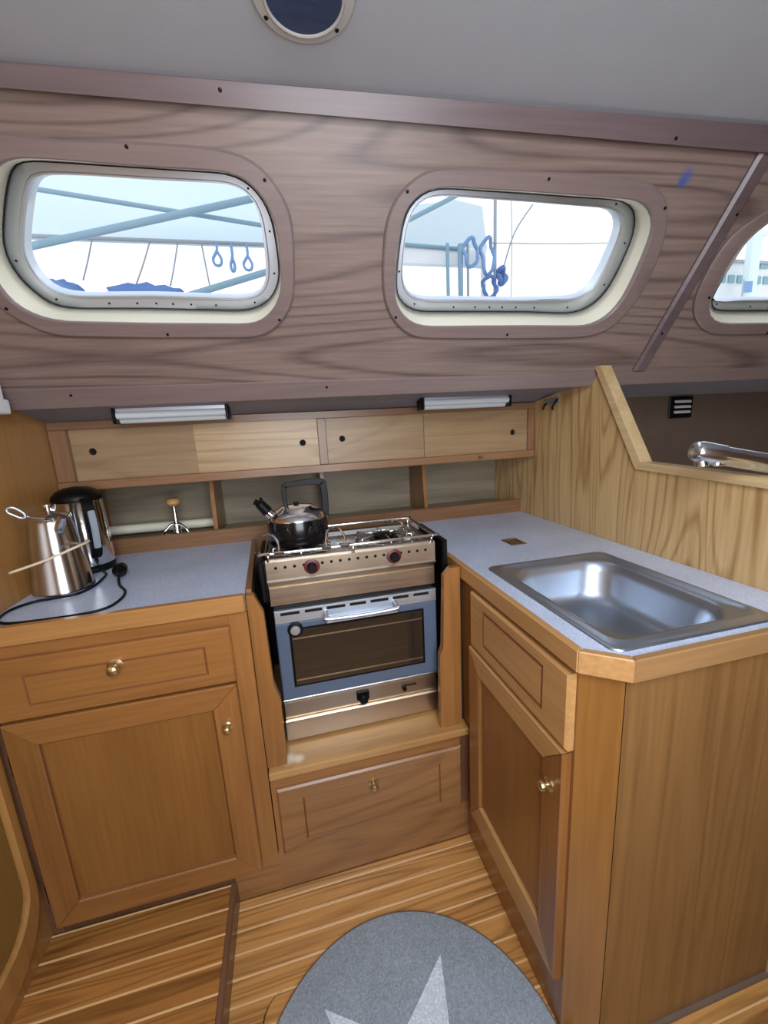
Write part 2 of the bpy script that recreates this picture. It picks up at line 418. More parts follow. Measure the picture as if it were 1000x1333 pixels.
def dup(o, parent=None):
    c = o.copy(); COL.objects.link(c); c.parent = parent if parent else o.parent; ORG[c.name] = ORG.get(o.name, Vector()); return c
WIN = {
 '1': {
  'ring': [(0.1086,0.3335),(0.1035,0.3157),(0.1002,0.2975),(0.0992,0.2791),(0.1011,0.2609),(0.1065,0.2435),(0.1157,0.2273),(0.128,0.2128),(0.1418,0.1996),(0.1565,0.1878),(0.1723,0.1775),(0.1899,0.1695),(0.2096,0.1643),(0.2303,0.1617),(0.2503,0.1605),(0.2687,0.1597),(0.2854,0.159),(0.3007,0.1584),(0.3149,0.1579),(0.3281,0.1573),(0.3405,0.1568),(0.3522,0.1563),(0.3634,0.1559),(0.3741,0.1554),(0.3845,0.1549),(0.3945,0.1545),(0.4044,0.1541),(0.414,0.1537),(0.4236,0.1534),(0.4331,0.1532),(0.4425,0.153),(0.452,0.1528),(0.4615,0.1526),(0.4712,0.1524),(0.481,0.1522),(0.4911,0.1519),(0.5016,0.1517),(0.5124,0.1515),(0.5237,0.1512),(0.5355,0.151),(0.5481,0.1507),(0.5614,0.1503),(0.5758,0.15),(0.5914,0.1496),(0.6085,0.1491),(0.6272,0.1488),(0.6474,0.149),(0.6678,0.1511),(0.687,0.1559),(0.7039,0.1637),(0.7189,0.1739),(0.7325,0.1857),(0.7449,0.1989),(0.7556,0.2133),(0.764,0.229),(0.7698,0.2458),(0.7736,0.2631),(0.7763,0.2806),(0.7784,0.2982),(0.7802,0.3158),(0.7819,0.3335),(0.7835,0.3514),(0.7845,0.3694),(0.7842,0.3876),(0.7819,0.4056),(0.7769,0.4231),(0.769,0.4396),(0.7589,0.455),(0.7472,0.4692),(0.7336,0.4818),(0.7174,0.4922),(0.6988,0.4999),(0.679,0.5053),(0.6588,0.5086),(0.6392,0.5106),(0.6208,0.5118),(0.6037,0.5125),(0.5878,0.513),(0.5731,0.5133),(0.5595,0.5136),(0.5466,0.5139),(0.5345,0.5141),(0.523,0.5143),(0.512,0.5146),(0.5014,0.5148),(0.4911,0.515),(0.4811,0.5152),(0.4713,0.5153),(0.4616,0.5152),(0.452,0.5152),(0.4425,0.515),(0.433,0.5149),(0.4234,0.5148),(0.4138,0.5146),(0.404,0.5145),(0.394,0.5144),(0.3838,0.5143),(0.3731,0.5143),(0.3619,0.5146),(0.35,0.5151),(0.3372,0.5159),(0.3234,0.5169),(0.3083,0.5182),(0.2919,0.5195),(0.2744,0.5202),(0.2572,0.5188),(0.2417,0.5143),(0.2278,0.5074),(0.2148,0.4989),(0.203,0.4891),(0.1923,0.478),(0.1826,0.4659),(0.1733,0.4533),(0.1643,0.4403),(0.1555,0.4268),(0.1469,0.4127),(0.1386,0.3981),(0.1304,0.3829),(0.1225,0.3671),(0.115,0.3507)],
  'opening': [(0.1446,0.3335),(0.1391,0.3176),(0.1358,0.3013),(0.1352,0.2848),(0.1368,0.2685),(0.1407,0.2526),(0.1476,0.2377),(0.1587,0.2245),(0.1733,0.2137),(0.1908,0.2052),(0.2105,0.1996),(0.2315,0.1965),(0.2519,0.195),(0.2705,0.1942),(0.2871,0.1935),(0.3019,0.1929),(0.3155,0.1924),(0.3279,0.1919),(0.3393,0.1914),(0.35,0.191),(0.36,0.1906),(0.3695,0.1902),(0.3785,0.1898),(0.3872,0.1894),(0.3956,0.189),(0.4037,0.1887),(0.4116,0.1883),(0.4195,0.188),(0.4272,0.1877),(0.4348,0.1875),(0.4425,0.1873),(0.4502,0.1871),(0.4579,0.1869),(0.4657,0.1867),(0.4737,0.1866),(0.4819,0.1864),(0.4904,0.1861),(0.4991,0.1859),(0.5083,0.1857),(0.5179,0.1855),(0.5281,0.1852),(0.539,0.185),(0.5506,0.1847),(0.5633,0.1843),(0.5771,0.184),(0.5924,0.1836),(0.6096,0.1831),(0.6287,0.1827),(0.6493,0.1833),(0.6691,0.1864),(0.686,0.1929),(0.7003,0.2022),(0.7127,0.2132),(0.7233,0.2257),(0.7316,0.2395),(0.7377,0.2544),(0.7418,0.2699),(0.7442,0.2857),(0.7455,0.3017),(0.7465,0.3176),(0.7476,0.3335),(0.7484,0.3495),(0.7486,0.3657),(0.747,0.3817),(0.7435,0.3975),(0.7381,0.4127),(0.7309,0.4272),(0.7217,0.4407),(0.7101,0.4526),(0.6956,0.4625),(0.6779,0.4694),(0.6579,0.4734),(0.6373,0.475),(0.618,0.4756),(0.6007,0.4759),(0.5852,0.4762),(0.5712,0.4764),(0.5584,0.4767),(0.5467,0.4769),(0.5358,0.4771),(0.5256,0.4774),(0.516,0.4777),(0.5069,0.4781),(0.4981,0.4784),(0.4897,0.4788),(0.4815,0.4791),(0.4735,0.4794),(0.4657,0.4798),(0.4579,0.4801),(0.4502,0.4804),(0.4425,0.4808),(0.4348,0.4811),(0.427,0.4814),(0.419,0.4818),(0.4109,0.4821),(0.4026,0.4825),(0.394,0.4829),(0.385,0.4833),(0.3756,0.4837),(0.3657,0.4841),(0.3553,0.4845),(0.3443,0.4848),(0.3324,0.485),(0.3196,0.4852),(0.3058,0.4853),(0.2912,0.4848),(0.2763,0.4831),(0.2621,0.4796),(0.2489,0.4742),(0.2366,0.4672),(0.2253,0.4589),(0.2148,0.4495),(0.2052,0.4391),(0.1966,0.4279),(0.1885,0.416),(0.1807,0.4037),(0.1729,0.3908),(0.1653,0.3774),(0.158,0.3634),(0.1511,0.3488)],
  'metal': [(0.1277,0.3335),(0.1232,0.3168),(0.1219,0.2998),(0.1233,0.2829),(0.1274,0.2665),(0.1344,0.2509),(0.1436,0.2364),(0.154,0.2227),(0.1665,0.2106),(0.1843,0.2019),(0.2072,0.1976),(0.2311,0.1962),(0.253,0.1958),(0.2722,0.1956),(0.2891,0.1953),(0.3041,0.1951),(0.3178,0.195),(0.3302,0.1948),(0.3416,0.1946),(0.3522,0.1944),(0.3621,0.1942),(0.3715,0.1941),(0.3804,0.1939),(0.3889,0.1938),(0.3971,0.1936),(0.405,0.1934),(0.4127,0.1931),(0.4202,0.1928),(0.4277,0.1925),(0.4351,0.1922),(0.4425,0.1919),(0.4499,0.1916),(0.4574,0.1913),(0.4651,0.191),(0.4729,0.1907),(0.4809,0.1903),(0.4891,0.19),(0.4977,0.1896),(0.5068,0.1892),(0.5163,0.1887),(0.5263,0.1883),(0.5371,0.1878),(0.5487,0.1873),(0.5613,0.1868),(0.5752,0.1861),(0.5904,0.1856),(0.6072,0.1852),(0.6253,0.1854),(0.644,0.1871),(0.662,0.191),(0.6785,0.1972),(0.6932,0.2058),(0.7057,0.2163),(0.7163,0.2284),(0.7251,0.2417),(0.7318,0.256),(0.7361,0.2711),(0.7383,0.2866),(0.7391,0.3023),(0.7391,0.318),(0.7387,0.3335),(0.7381,0.349),(0.737,0.3645),(0.7351,0.3798),(0.7315,0.3949),(0.726,0.4095),(0.7186,0.4232),(0.7091,0.4358),(0.6974,0.447),(0.6837,0.4564),(0.6677,0.4635),(0.6495,0.4679),(0.6303,0.47),(0.6121,0.4708),(0.5955,0.4713),(0.5807,0.4717),(0.5673,0.4721),(0.555,0.4724),(0.5437,0.4728),(0.5332,0.4731),(0.5233,0.4734),(0.5139,0.4737),(0.505,0.474),(0.4965,0.4743),(0.4883,0.4746),(0.4804,0.4748),(0.4726,0.475),(0.4649,0.4752),(0.4574,0.4754),(0.4499,0.4756),(0.4425,0.4758),(0.435,0.4761),(0.4275,0.4763),(0.4199,0.4765),(0.4121,0.4767),(0.4041,0.4769),(0.3958,0.4772),(0.3873,0.4774),(0.3783,0.4777),(0.3689,0.478),(0.3589,0.4783),(0.3482,0.4787),(0.3368,0.479),(0.3243,0.4794),(0.3107,0.4799),(0.2957,0.4803),(0.279,0.4807),(0.2607,0.4807),(0.2422,0.479),(0.226,0.4741),(0.2137,0.4656),(0.2038,0.4551),(0.1948,0.4438),(0.186,0.432),(0.1773,0.4197),(0.1687,0.4069),(0.1602,0.3935),(0.1517,0.3796),(0.143,0.365),(0.1347,0.3496)],
  'glass': [(0.1738,0.3335),(0.1684,0.3191),(0.1655,0.3044),(0.1655,0.2896),(0.1681,0.2752),(0.1733,0.2614),(0.1822,0.2489),(0.1966,0.2391),(0.2167,0.233),(0.2399,0.2303),(0.2622,0.2294),(0.2819,0.2292),(0.2988,0.2291),(0.3135,0.2291),(0.3265,0.229),(0.338,0.229),(0.3484,0.229),(0.3578,0.229),(0.3665,0.229),(0.3746,0.2289),(0.3821,0.2289),(0.3892,0.2289),(0.3959,0.2288),(0.4023,0.2288),(0.4085,0.2287),(0.4144,0.2286),(0.4202,0.2284),(0.4258,0.2282),(0.4314,0.228),(0.437,0.2278),(0.4425,0.2276),(0.4481,0.2273),(0.4537,0.2271),(0.4594,0.2269),(0.4652,0.2266),(0.4712,0.2264),(0.4774,0.2261),(0.4838,0.2258),(0.4906,0.2256),(0.4977,0.2253),(0.5052,0.225),(0.5132,0.2246),(0.5219,0.2242),(0.5313,0.2238),(0.5417,0.2233),(0.5531,0.2229),(0.566,0.2223),(0.5806,0.2217),(0.5973,0.221),(0.6165,0.2205),(0.6374,0.221),(0.6576,0.2239),(0.6741,0.2304),(0.6858,0.2401),(0.6938,0.2518),(0.6991,0.2647),(0.7024,0.2783),(0.7044,0.292),(0.7057,0.3058),(0.7066,0.3197),(0.7072,0.3335),(0.7076,0.3474),(0.7078,0.3614),(0.7076,0.3755),(0.7065,0.3896),(0.704,0.4036),(0.699,0.4169),(0.6911,0.4289),(0.6793,0.4389),(0.6634,0.4461),(0.6442,0.45),(0.6242,0.4515),(0.6056,0.452),(0.5892,0.4523),(0.5747,0.4526),(0.5618,0.4528),(0.5501,0.453),(0.5395,0.4532),(0.5296,0.4534),(0.5205,0.4536),(0.5119,0.4538),(0.5039,0.454),(0.4962,0.4541),(0.4889,0.4543),(0.4818,0.4545),(0.475,0.4547),(0.4683,0.4549),(0.4618,0.4551),(0.4553,0.4553),(0.4489,0.4555),(0.4425,0.4557),(0.4361,0.456),(0.4296,0.4562),(0.423,0.4564),(0.4163,0.4566),(0.4094,0.4569),(0.4023,0.4571),(0.395,0.4574),(0.3872,0.4576),(0.3791,0.4579),(0.3705,0.4582),(0.3614,0.4584),(0.3517,0.4585),(0.3412,0.4585),(0.3299,0.4586),(0.3175,0.4585),(0.3038,0.4584),(0.2889,0.4579),(0.2735,0.4563),(0.2595,0.4523),(0.2483,0.4456),(0.2394,0.437),(0.2317,0.4274),(0.2243,0.4172),(0.2172,0.4067),(0.21,0.3958),(0.2029,0.3844),(0.1957,0.3726),(0.1882,0.3602),(0.1808,0.3472)]},
 '2': {
  'ring': [(0.988,0.309),(0.9881,0.2902),(0.9892,0.2713),(0.9914,0.2526),(0.9954,0.2342),(1.0013,0.2162),(1.0097,0.1992),(1.0206,0.1835),(1.0338,0.1693),(1.0487,0.1568),(1.0662,0.1466),(1.087,0.1399),(1.1101,0.1365),(1.1328,0.1352),(1.1538,0.1346),(1.1725,0.134),(1.1895,0.1336),(1.2051,0.1331),(1.2194,0.1327),(1.2328,0.1324),(1.2453,0.132),(1.2571,0.1317),(1.2684,0.1313),(1.2792,0.1311),(1.2896,0.1308),(1.2997,0.1305),(1.3095,0.1302),(1.3191,0.1299),(1.3286,0.1296),(1.3381,0.1293),(1.3475,0.129),(1.3569,0.1287),(1.3665,0.1284),(1.3761,0.1281),(1.386,0.1279),(1.3961,0.1277),(1.4065,0.1276),(1.4172,0.1275),(1.4284,0.1274),(1.4401,0.1272),(1.4525,0.1271),(1.4657,0.127),(1.4798,0.1269),(1.4951,0.1267),(1.5118,0.1265),(1.53,0.1265),(1.5499,0.1267),(1.5716,0.1276),(1.5946,0.1295),(1.6175,0.1337),(1.6385,0.141),(1.6565,0.1515),(1.6717,0.1646),(1.6841,0.1798),(1.6943,0.1963),(1.7028,0.2138),(1.71,0.232),(1.7154,0.2507),(1.7188,0.27),(1.7204,0.2895),(1.7207,0.309),(1.72,0.3285),(1.7182,0.348),(1.7149,0.3672),(1.71,0.386),(1.7036,0.4044),(1.6953,0.422),(1.6838,0.4381),(1.6687,0.452),(1.6505,0.4634),(1.6302,0.4722),(1.6084,0.4784),(1.5861,0.4823),(1.5644,0.4846),(1.544,0.4859),(1.5252,0.4867),(1.5078,0.4871),(1.4919,0.4873),(1.4772,0.4875),(1.4636,0.4878),(1.4509,0.488),(1.4388,0.4882),(1.4274,0.4884),(1.4164,0.4886),(1.4059,0.4888),(1.3957,0.4889),(1.3858,0.4891),(1.3761,0.4893),(1.3665,0.4895),(1.357,0.4897),(1.3475,0.4898),(1.338,0.49),(1.3285,0.4902),(1.3188,0.4903),(1.3089,0.4904),(1.2989,0.4905),(1.2885,0.4906),(1.2778,0.4907),(1.2666,0.4907),(1.2549,0.4908),(1.2425,0.4909),(1.2293,0.491),(1.2152,0.4911),(1.1999,0.4913),(1.1832,0.4914),(1.1649,0.4916),(1.1446,0.4917),(1.1222,0.4914),(1.0993,0.4893),(1.0781,0.4839),(1.0595,0.4753),(1.0428,0.4642),(1.0281,0.4512),(1.0154,0.4365),(1.0052,0.4202),(0.9978,0.4027),(0.9932,0.3843),(0.9907,0.3655),(0.9893,0.3466),(0.9884,0.3278)],
  'opening': [(1.02,0.309),(1.0197,0.2918),(1.02,0.2746),(1.0209,0.2573),(1.0233,0.2401),(1.0286,0.2236),(1.0378,0.2084),(1.0499,0.1948),(1.0647,0.1831),(1.0827,0.1741),(1.1049,0.1689),(1.1287,0.1669),(1.1512,0.1664),(1.1711,0.1661),(1.1887,0.166),(1.2043,0.1658),(1.2185,0.1657),(1.2313,0.1655),(1.2432,0.1654),(1.2542,0.1653),(1.2645,0.1652),(1.2742,0.1651),(1.2834,0.1649),(1.2922,0.1648),(1.3006,0.1647),(1.3088,0.1646),(1.3168,0.1645),(1.3246,0.1644),(1.3323,0.1643),(1.3399,0.1642),(1.3475,0.1641),(1.3551,0.164),(1.3628,0.1639),(1.3705,0.1637),(1.3784,0.1636),(1.3865,0.1636),(1.3948,0.1635),(1.4034,0.1633),(1.4125,0.1631),(1.422,0.1628),(1.432,0.1626),(1.4428,0.1623),(1.4542,0.1621),(1.4667,0.1618),(1.4804,0.1614),(1.4955,0.161),(1.5123,0.1606),(1.5314,0.1601),(1.5529,0.1597),(1.5758,0.1608),(1.5974,0.1647),(1.6159,0.1723),(1.6311,0.1827),(1.6435,0.1954),(1.6532,0.2097),(1.6604,0.2252),(1.6652,0.2415),(1.6684,0.2582),(1.6708,0.275),(1.6724,0.292),(1.6737,0.309),(1.6746,0.3261),(1.6751,0.3434),(1.6748,0.3608),(1.673,0.3782),(1.6681,0.3949),(1.6588,0.4102),(1.6453,0.4233),(1.6276,0.4337),(1.6061,0.4408),(1.5819,0.4443),(1.5582,0.4458),(1.5369,0.4466),(1.5182,0.4473),(1.5017,0.4479),(1.4869,0.4484),(1.4734,0.4488),(1.4611,0.4493),(1.4497,0.4497),(1.4391,0.4501),(1.4292,0.4505),(1.4198,0.4508),(1.4108,0.4511),(1.4022,0.4515),(1.3939,0.4518),(1.3858,0.4521),(1.378,0.4524),(1.3703,0.4527),(1.3626,0.453),(1.3551,0.4533),(1.3475,0.4536),(1.3399,0.4539),(1.3322,0.4542),(1.3245,0.4544),(1.3165,0.4546),(1.3084,0.4548),(1.3001,0.455),(1.2914,0.4552),(1.2823,0.4554),(1.2728,0.4556),(1.2628,0.4558),(1.252,0.456),(1.2405,0.4563),(1.228,0.4566),(1.2143,0.4569),(1.1992,0.4573),(1.1823,0.4577),(1.1632,0.4582),(1.1416,0.4586),(1.118,0.4581),(1.0947,0.4549),(1.0749,0.4479),(1.0587,0.4376),(1.0458,0.4248),(1.0364,0.4101),(1.0305,0.3939),(1.0269,0.3771),(1.0243,0.3602),(1.0223,0.3432),(1.0208,0.3261)],
  'metal': [(1.0453,0.309),(1.0441,0.2931),(1.0432,0.277),(1.0427,0.2607),(1.0428,0.2442),(1.0447,0.2279),(1.0505,0.2125),(1.0611,0.1991),(1.0754,0.1879),(1.0938,0.1798),(1.1165,0.1756),(1.1401,0.1743),(1.1617,0.174),(1.1804,0.1737),(1.1969,0.1734),(1.2117,0.1732),(1.225,0.173),(1.2372,0.1728),(1.2484,0.1726),(1.2588,0.1725),(1.2686,0.1724),(1.2778,0.1722),(1.2865,0.172),(1.2949,0.1719),(1.3029,0.1717),(1.3107,0.1716),(1.3183,0.1715),(1.3257,0.1715),(1.333,0.1712),(1.3403,0.171),(1.3475,0.171),(1.3547,0.1709),(1.362,0.1707),(1.3694,0.1705),(1.377,0.1704),(1.3847,0.1703),(1.3927,0.17),(1.4009,0.1699),(1.4095,0.1698),(1.4186,0.1696),(1.4281,0.1694),(1.4383,0.1692),(1.4494,0.1688),(1.4615,0.1682),(1.4749,0.1675),(1.4898,0.1667),(1.5065,0.1659),(1.5255,0.1649),(1.5473,0.1638),(1.5717,0.1634),(1.5964,0.1653),(1.6187,0.1708),(1.6372,0.18),(1.6527,0.1918),(1.6657,0.2056),(1.6758,0.221),(1.6834,0.2376),(1.6889,0.2549),(1.693,0.2727),(1.6962,0.2907),(1.6988,0.309),(1.701,0.3275),(1.702,0.3463),(1.7008,0.365),(1.6966,0.3832),(1.6892,0.4006),(1.6779,0.4163),(1.6597,0.4288),(1.6331,0.4362),(1.6029,0.4391),(1.5748,0.4402),(1.5506,0.4409),(1.5299,0.4415),(1.5117,0.442),(1.4958,0.4425),(1.4815,0.443),(1.4685,0.4434),(1.4567,0.4438),(1.4457,0.4441),(1.4355,0.4445),(1.4259,0.4448),(1.4169,0.4451),(1.4082,0.4454),(1.4,0.4457),(1.392,0.446),(1.3843,0.4463),(1.3767,0.4465),(1.3693,0.4467),(1.362,0.4469),(1.3547,0.4471),(1.3475,0.4473),(1.3402,0.4475),(1.3329,0.4477),(1.3255,0.4479),(1.3179,0.4481),(1.3102,0.4483),(1.3021,0.4486),(1.2938,0.4488),(1.2851,0.4491),(1.276,0.4493),(1.2663,0.4496),(1.256,0.4499),(1.2449,0.4503),(1.2328,0.4506),(1.2196,0.451),(1.205,0.4515),(1.1886,0.4521),(1.1704,0.4524),(1.1504,0.4522),(1.1302,0.4501),(1.1117,0.4452),(1.0955,0.4374),(1.0817,0.4273),(1.0705,0.4153),(1.0622,0.4017),(1.0568,0.3869),(1.0532,0.3716),(1.0506,0.356),(1.0485,0.3404),(1.0468,0.3248)],
  'glass': [(1.0587,0.309),(1.0581,0.2938),(1.0583,0.2786),(1.0601,0.2635),(1.0647,0.2489),(1.0729,0.2354),(1.0854,0.2238),(1.1045,0.2157),(1.1294,0.2119),(1.1546,0.2107),(1.1766,0.2103),(1.1951,0.21),(1.211,0.2098),(1.2247,0.2096),(1.2368,0.2093),(1.2476,0.2091),(1.2574,0.2089),(1.2663,0.2087),(1.2745,0.2085),(1.2821,0.2083),(1.2894,0.2083),(1.2961,0.2081),(1.3025,0.2078),(1.3086,0.2077),(1.3146,0.2078),(1.3203,0.2077),(1.3259,0.2074),(1.3314,0.2072),(1.3368,0.2072),(1.3422,0.2072),(1.3475,0.2071),(1.3529,0.2068),(1.3583,0.2066),(1.3637,0.2066),(1.3693,0.2066),(1.375,0.2064),(1.3809,0.2061),(1.387,0.206),(1.3934,0.206),(1.4001,0.2058),(1.4072,0.2055),(1.4147,0.2055),(1.4227,0.2056),(1.4311,0.2057),(1.4404,0.2059),(1.4505,0.206),(1.4617,0.2061),(1.4743,0.2063),(1.4886,0.2065),(1.5051,0.2067),(1.5244,0.2069),(1.5472,0.2073),(1.5724,0.2089),(1.596,0.2136),(1.6132,0.2227),(1.6245,0.2348),(1.6322,0.2485),(1.6378,0.263),(1.642,0.278),(1.6452,0.2934),(1.6477,0.309),(1.6497,0.3248),(1.6513,0.3409),(1.6522,0.3573),(1.651,0.3735),(1.6459,0.389),(1.6354,0.4025),(1.6183,0.4129),(1.594,0.4187),(1.5676,0.4212),(1.5437,0.4223),(1.5233,0.4231),(1.5056,0.4239),(1.4902,0.4245),(1.4765,0.4251),(1.4642,0.4257),(1.453,0.4262),(1.4428,0.4267),(1.4333,0.4271),(1.4245,0.4275),(1.4162,0.4279),(1.4083,0.4283),(1.4008,0.4286),(1.3936,0.429),(1.3866,0.4293),(1.3798,0.4296),(1.3732,0.4298),(1.3667,0.43),(1.3602,0.4302),(1.3539,0.4305),(1.3475,0.4307),(1.3411,0.4309),(1.3347,0.4311),(1.3281,0.4314),(1.3214,0.4316),(1.3146,0.4318),(1.3075,0.4321),(1.3001,0.4324),(1.2924,0.4327),(1.2843,0.4329),(1.2758,0.4333),(1.2666,0.4336),(1.2567,0.434),(1.246,0.4344),(1.2342,0.4348),(1.2212,0.4353),(1.2066,0.4359),(1.1901,0.4365),(1.1711,0.4372),(1.1497,0.4375),(1.1275,0.436),(1.1076,0.4312),(1.0921,0.4227),(1.0808,0.4114),(1.0731,0.3982),(1.0679,0.3839),(1.0646,0.3691),(1.0623,0.3542),(1.0607,0.3391),(1.0595,0.3241)]},
 '3': {
  'ring': [(1.8883,0.3065),(1.8866,0.2822),(1.8868,0.2578),(1.8898,0.2335),(1.8971,0.2101),(1.9099,0.1884),(1.9282,0.1693),(1.9503,0.1529),(1.9754,0.1395),(2.0039,0.1299),(2.036,0.1249),(2.0684,0.1233),(2.098,0.123),(2.1238,0.1229),(2.1465,0.1228),(2.1668,0.1228),(2.185,0.1227),(2.2015,0.1225),(2.2165,0.1221),(2.2302,0.1213),(2.2433,0.1207),(2.2558,0.1206),(2.2677,0.1204),(2.2789,0.1199),(2.2897,0.1194),(2.3003,0.1192),(2.3107,0.1192),(2.3208,0.1189),(2.3307,0.1183),(2.3406,0.1179),(2.3505,0.1178),(2.3604,0.1178),(2.3704,0.1174),(2.3805,0.1168),(2.3909,0.1164),(2.4014,0.1164),(2.4123,0.1163),(2.4237,0.1157),(2.4357,0.1151),(2.4481,0.1149),(2.4612,0.1147),(2.4754,0.1141),(2.4907,0.1136),(2.5071,0.1131),(2.5252,0.1125),(2.5452,0.1118),(2.5675,0.1111),(2.5928,0.1103),(2.6219,0.1093),(2.6558,0.1082),(2.6966,0.1067),(2.7451,0.1054),(2.7972,0.1076),(2.8394,0.1188),(2.859,0.1413),(2.8577,0.1706),(2.8411,0.2022),(2.8144,0.233),(2.7852,0.2608),(2.7583,0.2851),(2.7346,0.3065),(2.7132,0.3255),(2.6929,0.3425),(2.6729,0.3576),(2.654,0.371),(2.6366,0.3832),(2.6207,0.3943),(2.606,0.4046),(2.5923,0.4142),(2.5794,0.4231),(2.5673,0.4317),(2.5558,0.4398),(2.5447,0.4476),(2.5339,0.455),(2.5231,0.4619),(2.512,0.468),(2.5008,0.4734),(2.4895,0.4782),(2.4783,0.4823),(2.4669,0.4858),(2.4556,0.4885),(2.4443,0.4906),(2.4332,0.4923),(2.4224,0.4937),(2.4117,0.4947),(2.4011,0.4952),(2.3906,0.4953),(2.3804,0.4952),(2.3703,0.4951),(2.3604,0.4951),(2.3505,0.495),(2.3406,0.4949),(2.3307,0.4948),(2.3207,0.4948),(2.3105,0.4947),(2.3001,0.4946),(2.2894,0.4945),(2.2783,0.4945),(2.2668,0.4944),(2.2548,0.4943),(2.2421,0.4942),(2.2286,0.4942),(2.2142,0.4941),(2.1987,0.494),(2.1819,0.4937),(2.1642,0.4928),(2.1459,0.4907),(2.1267,0.4877),(2.106,0.4842),(2.0832,0.4801),(2.0588,0.4749),(2.035,0.4673),(2.0133,0.4566),(1.9934,0.4436),(1.9731,0.4291),(1.9507,0.4136),(1.9273,0.3964),(1.9093,0.3764),(1.8984,0.354),(1.8921,0.3305)],
  'opening': [(1.9427,0.3065),(1.9408,0.285),(1.9394,0.2633),(1.9396,0.2414),(1.9433,0.22),(1.9526,0.1999),(1.9682,0.1823),(1.9914,0.1687),(2.022,0.1602),(2.0566,0.1567),(2.0896,0.1559),(2.1183,0.1557),(2.1428,0.1556),(2.164,0.1555),(2.1825,0.1552),(2.1988,0.1548),(2.2135,0.1543),(2.2272,0.1542),(2.2398,0.1542),(2.2514,0.1538),(2.2622,0.1536),(2.2727,0.1537),(2.2825,0.1538),(2.2918,0.1535),(2.3006,0.1531),(2.3094,0.153),(2.3179,0.1532),(2.3262,0.1534),(2.3344,0.153),(2.3424,0.1526),(2.3505,0.1524),(2.3586,0.1525),(2.3667,0.1527),(2.3749,0.1526),(2.3833,0.1521),(2.392,0.1518),(2.4008,0.1518),(2.4098,0.152),(2.4194,0.1519),(2.4295,0.1515),(2.4401,0.1512),(2.4513,0.1513),(2.4634,0.1512),(2.4765,0.1508),(2.4908,0.1507),(2.5065,0.1505),(2.5241,0.1502),(2.5439,0.1499),(2.5666,0.1495),(2.5929,0.1491),(2.6245,0.1483),(2.6621,0.1477),(2.7035,0.1493),(2.739,0.1574),(2.7573,0.1743),(2.758,0.1973),(2.7468,0.2223),(2.7276,0.2468),(2.705,0.2692),(2.6829,0.2891),(2.6632,0.3065),(2.6458,0.322),(2.6302,0.3359),(2.6159,0.3485),(2.6029,0.3601),(2.5906,0.3708),(2.5787,0.3807),(2.5671,0.3897),(2.5559,0.3979),(2.545,0.4056),(2.5344,0.4127),(2.524,0.4192),(2.5139,0.4252),(2.504,0.4308),(2.4943,0.436),(2.4848,0.4408),(2.4755,0.4453),(2.4663,0.4495),(2.4572,0.4533),(2.4479,0.4565),(2.4386,0.4591),(2.4292,0.461),(2.42,0.4625),(2.4108,0.4635),(2.4017,0.4641),(2.3927,0.4641),(2.384,0.464),(2.3754,0.4638),(2.367,0.4636),(2.3587,0.4634),(2.3505,0.4633),(2.3423,0.4631),(2.3341,0.4629),(2.3258,0.4627),(2.3173,0.4626),(2.3087,0.4624),(2.2999,0.4622),(2.2908,0.4621),(2.2813,0.4619),(2.2714,0.4617),(2.261,0.4615),(2.25,0.4613),(2.2382,0.4611),(2.2255,0.4608),(2.2117,0.4606),(2.1966,0.4604),(2.1801,0.4599),(2.1623,0.4589),(2.1431,0.4572),(2.1227,0.4544),(2.101,0.4505),(2.0784,0.4451),(2.0555,0.4379),(2.0326,0.4285),(2.0105,0.417),(1.9898,0.4031),(1.9721,0.3869),(1.9585,0.3686),(1.9498,0.3486),(1.9453,0.3277)],
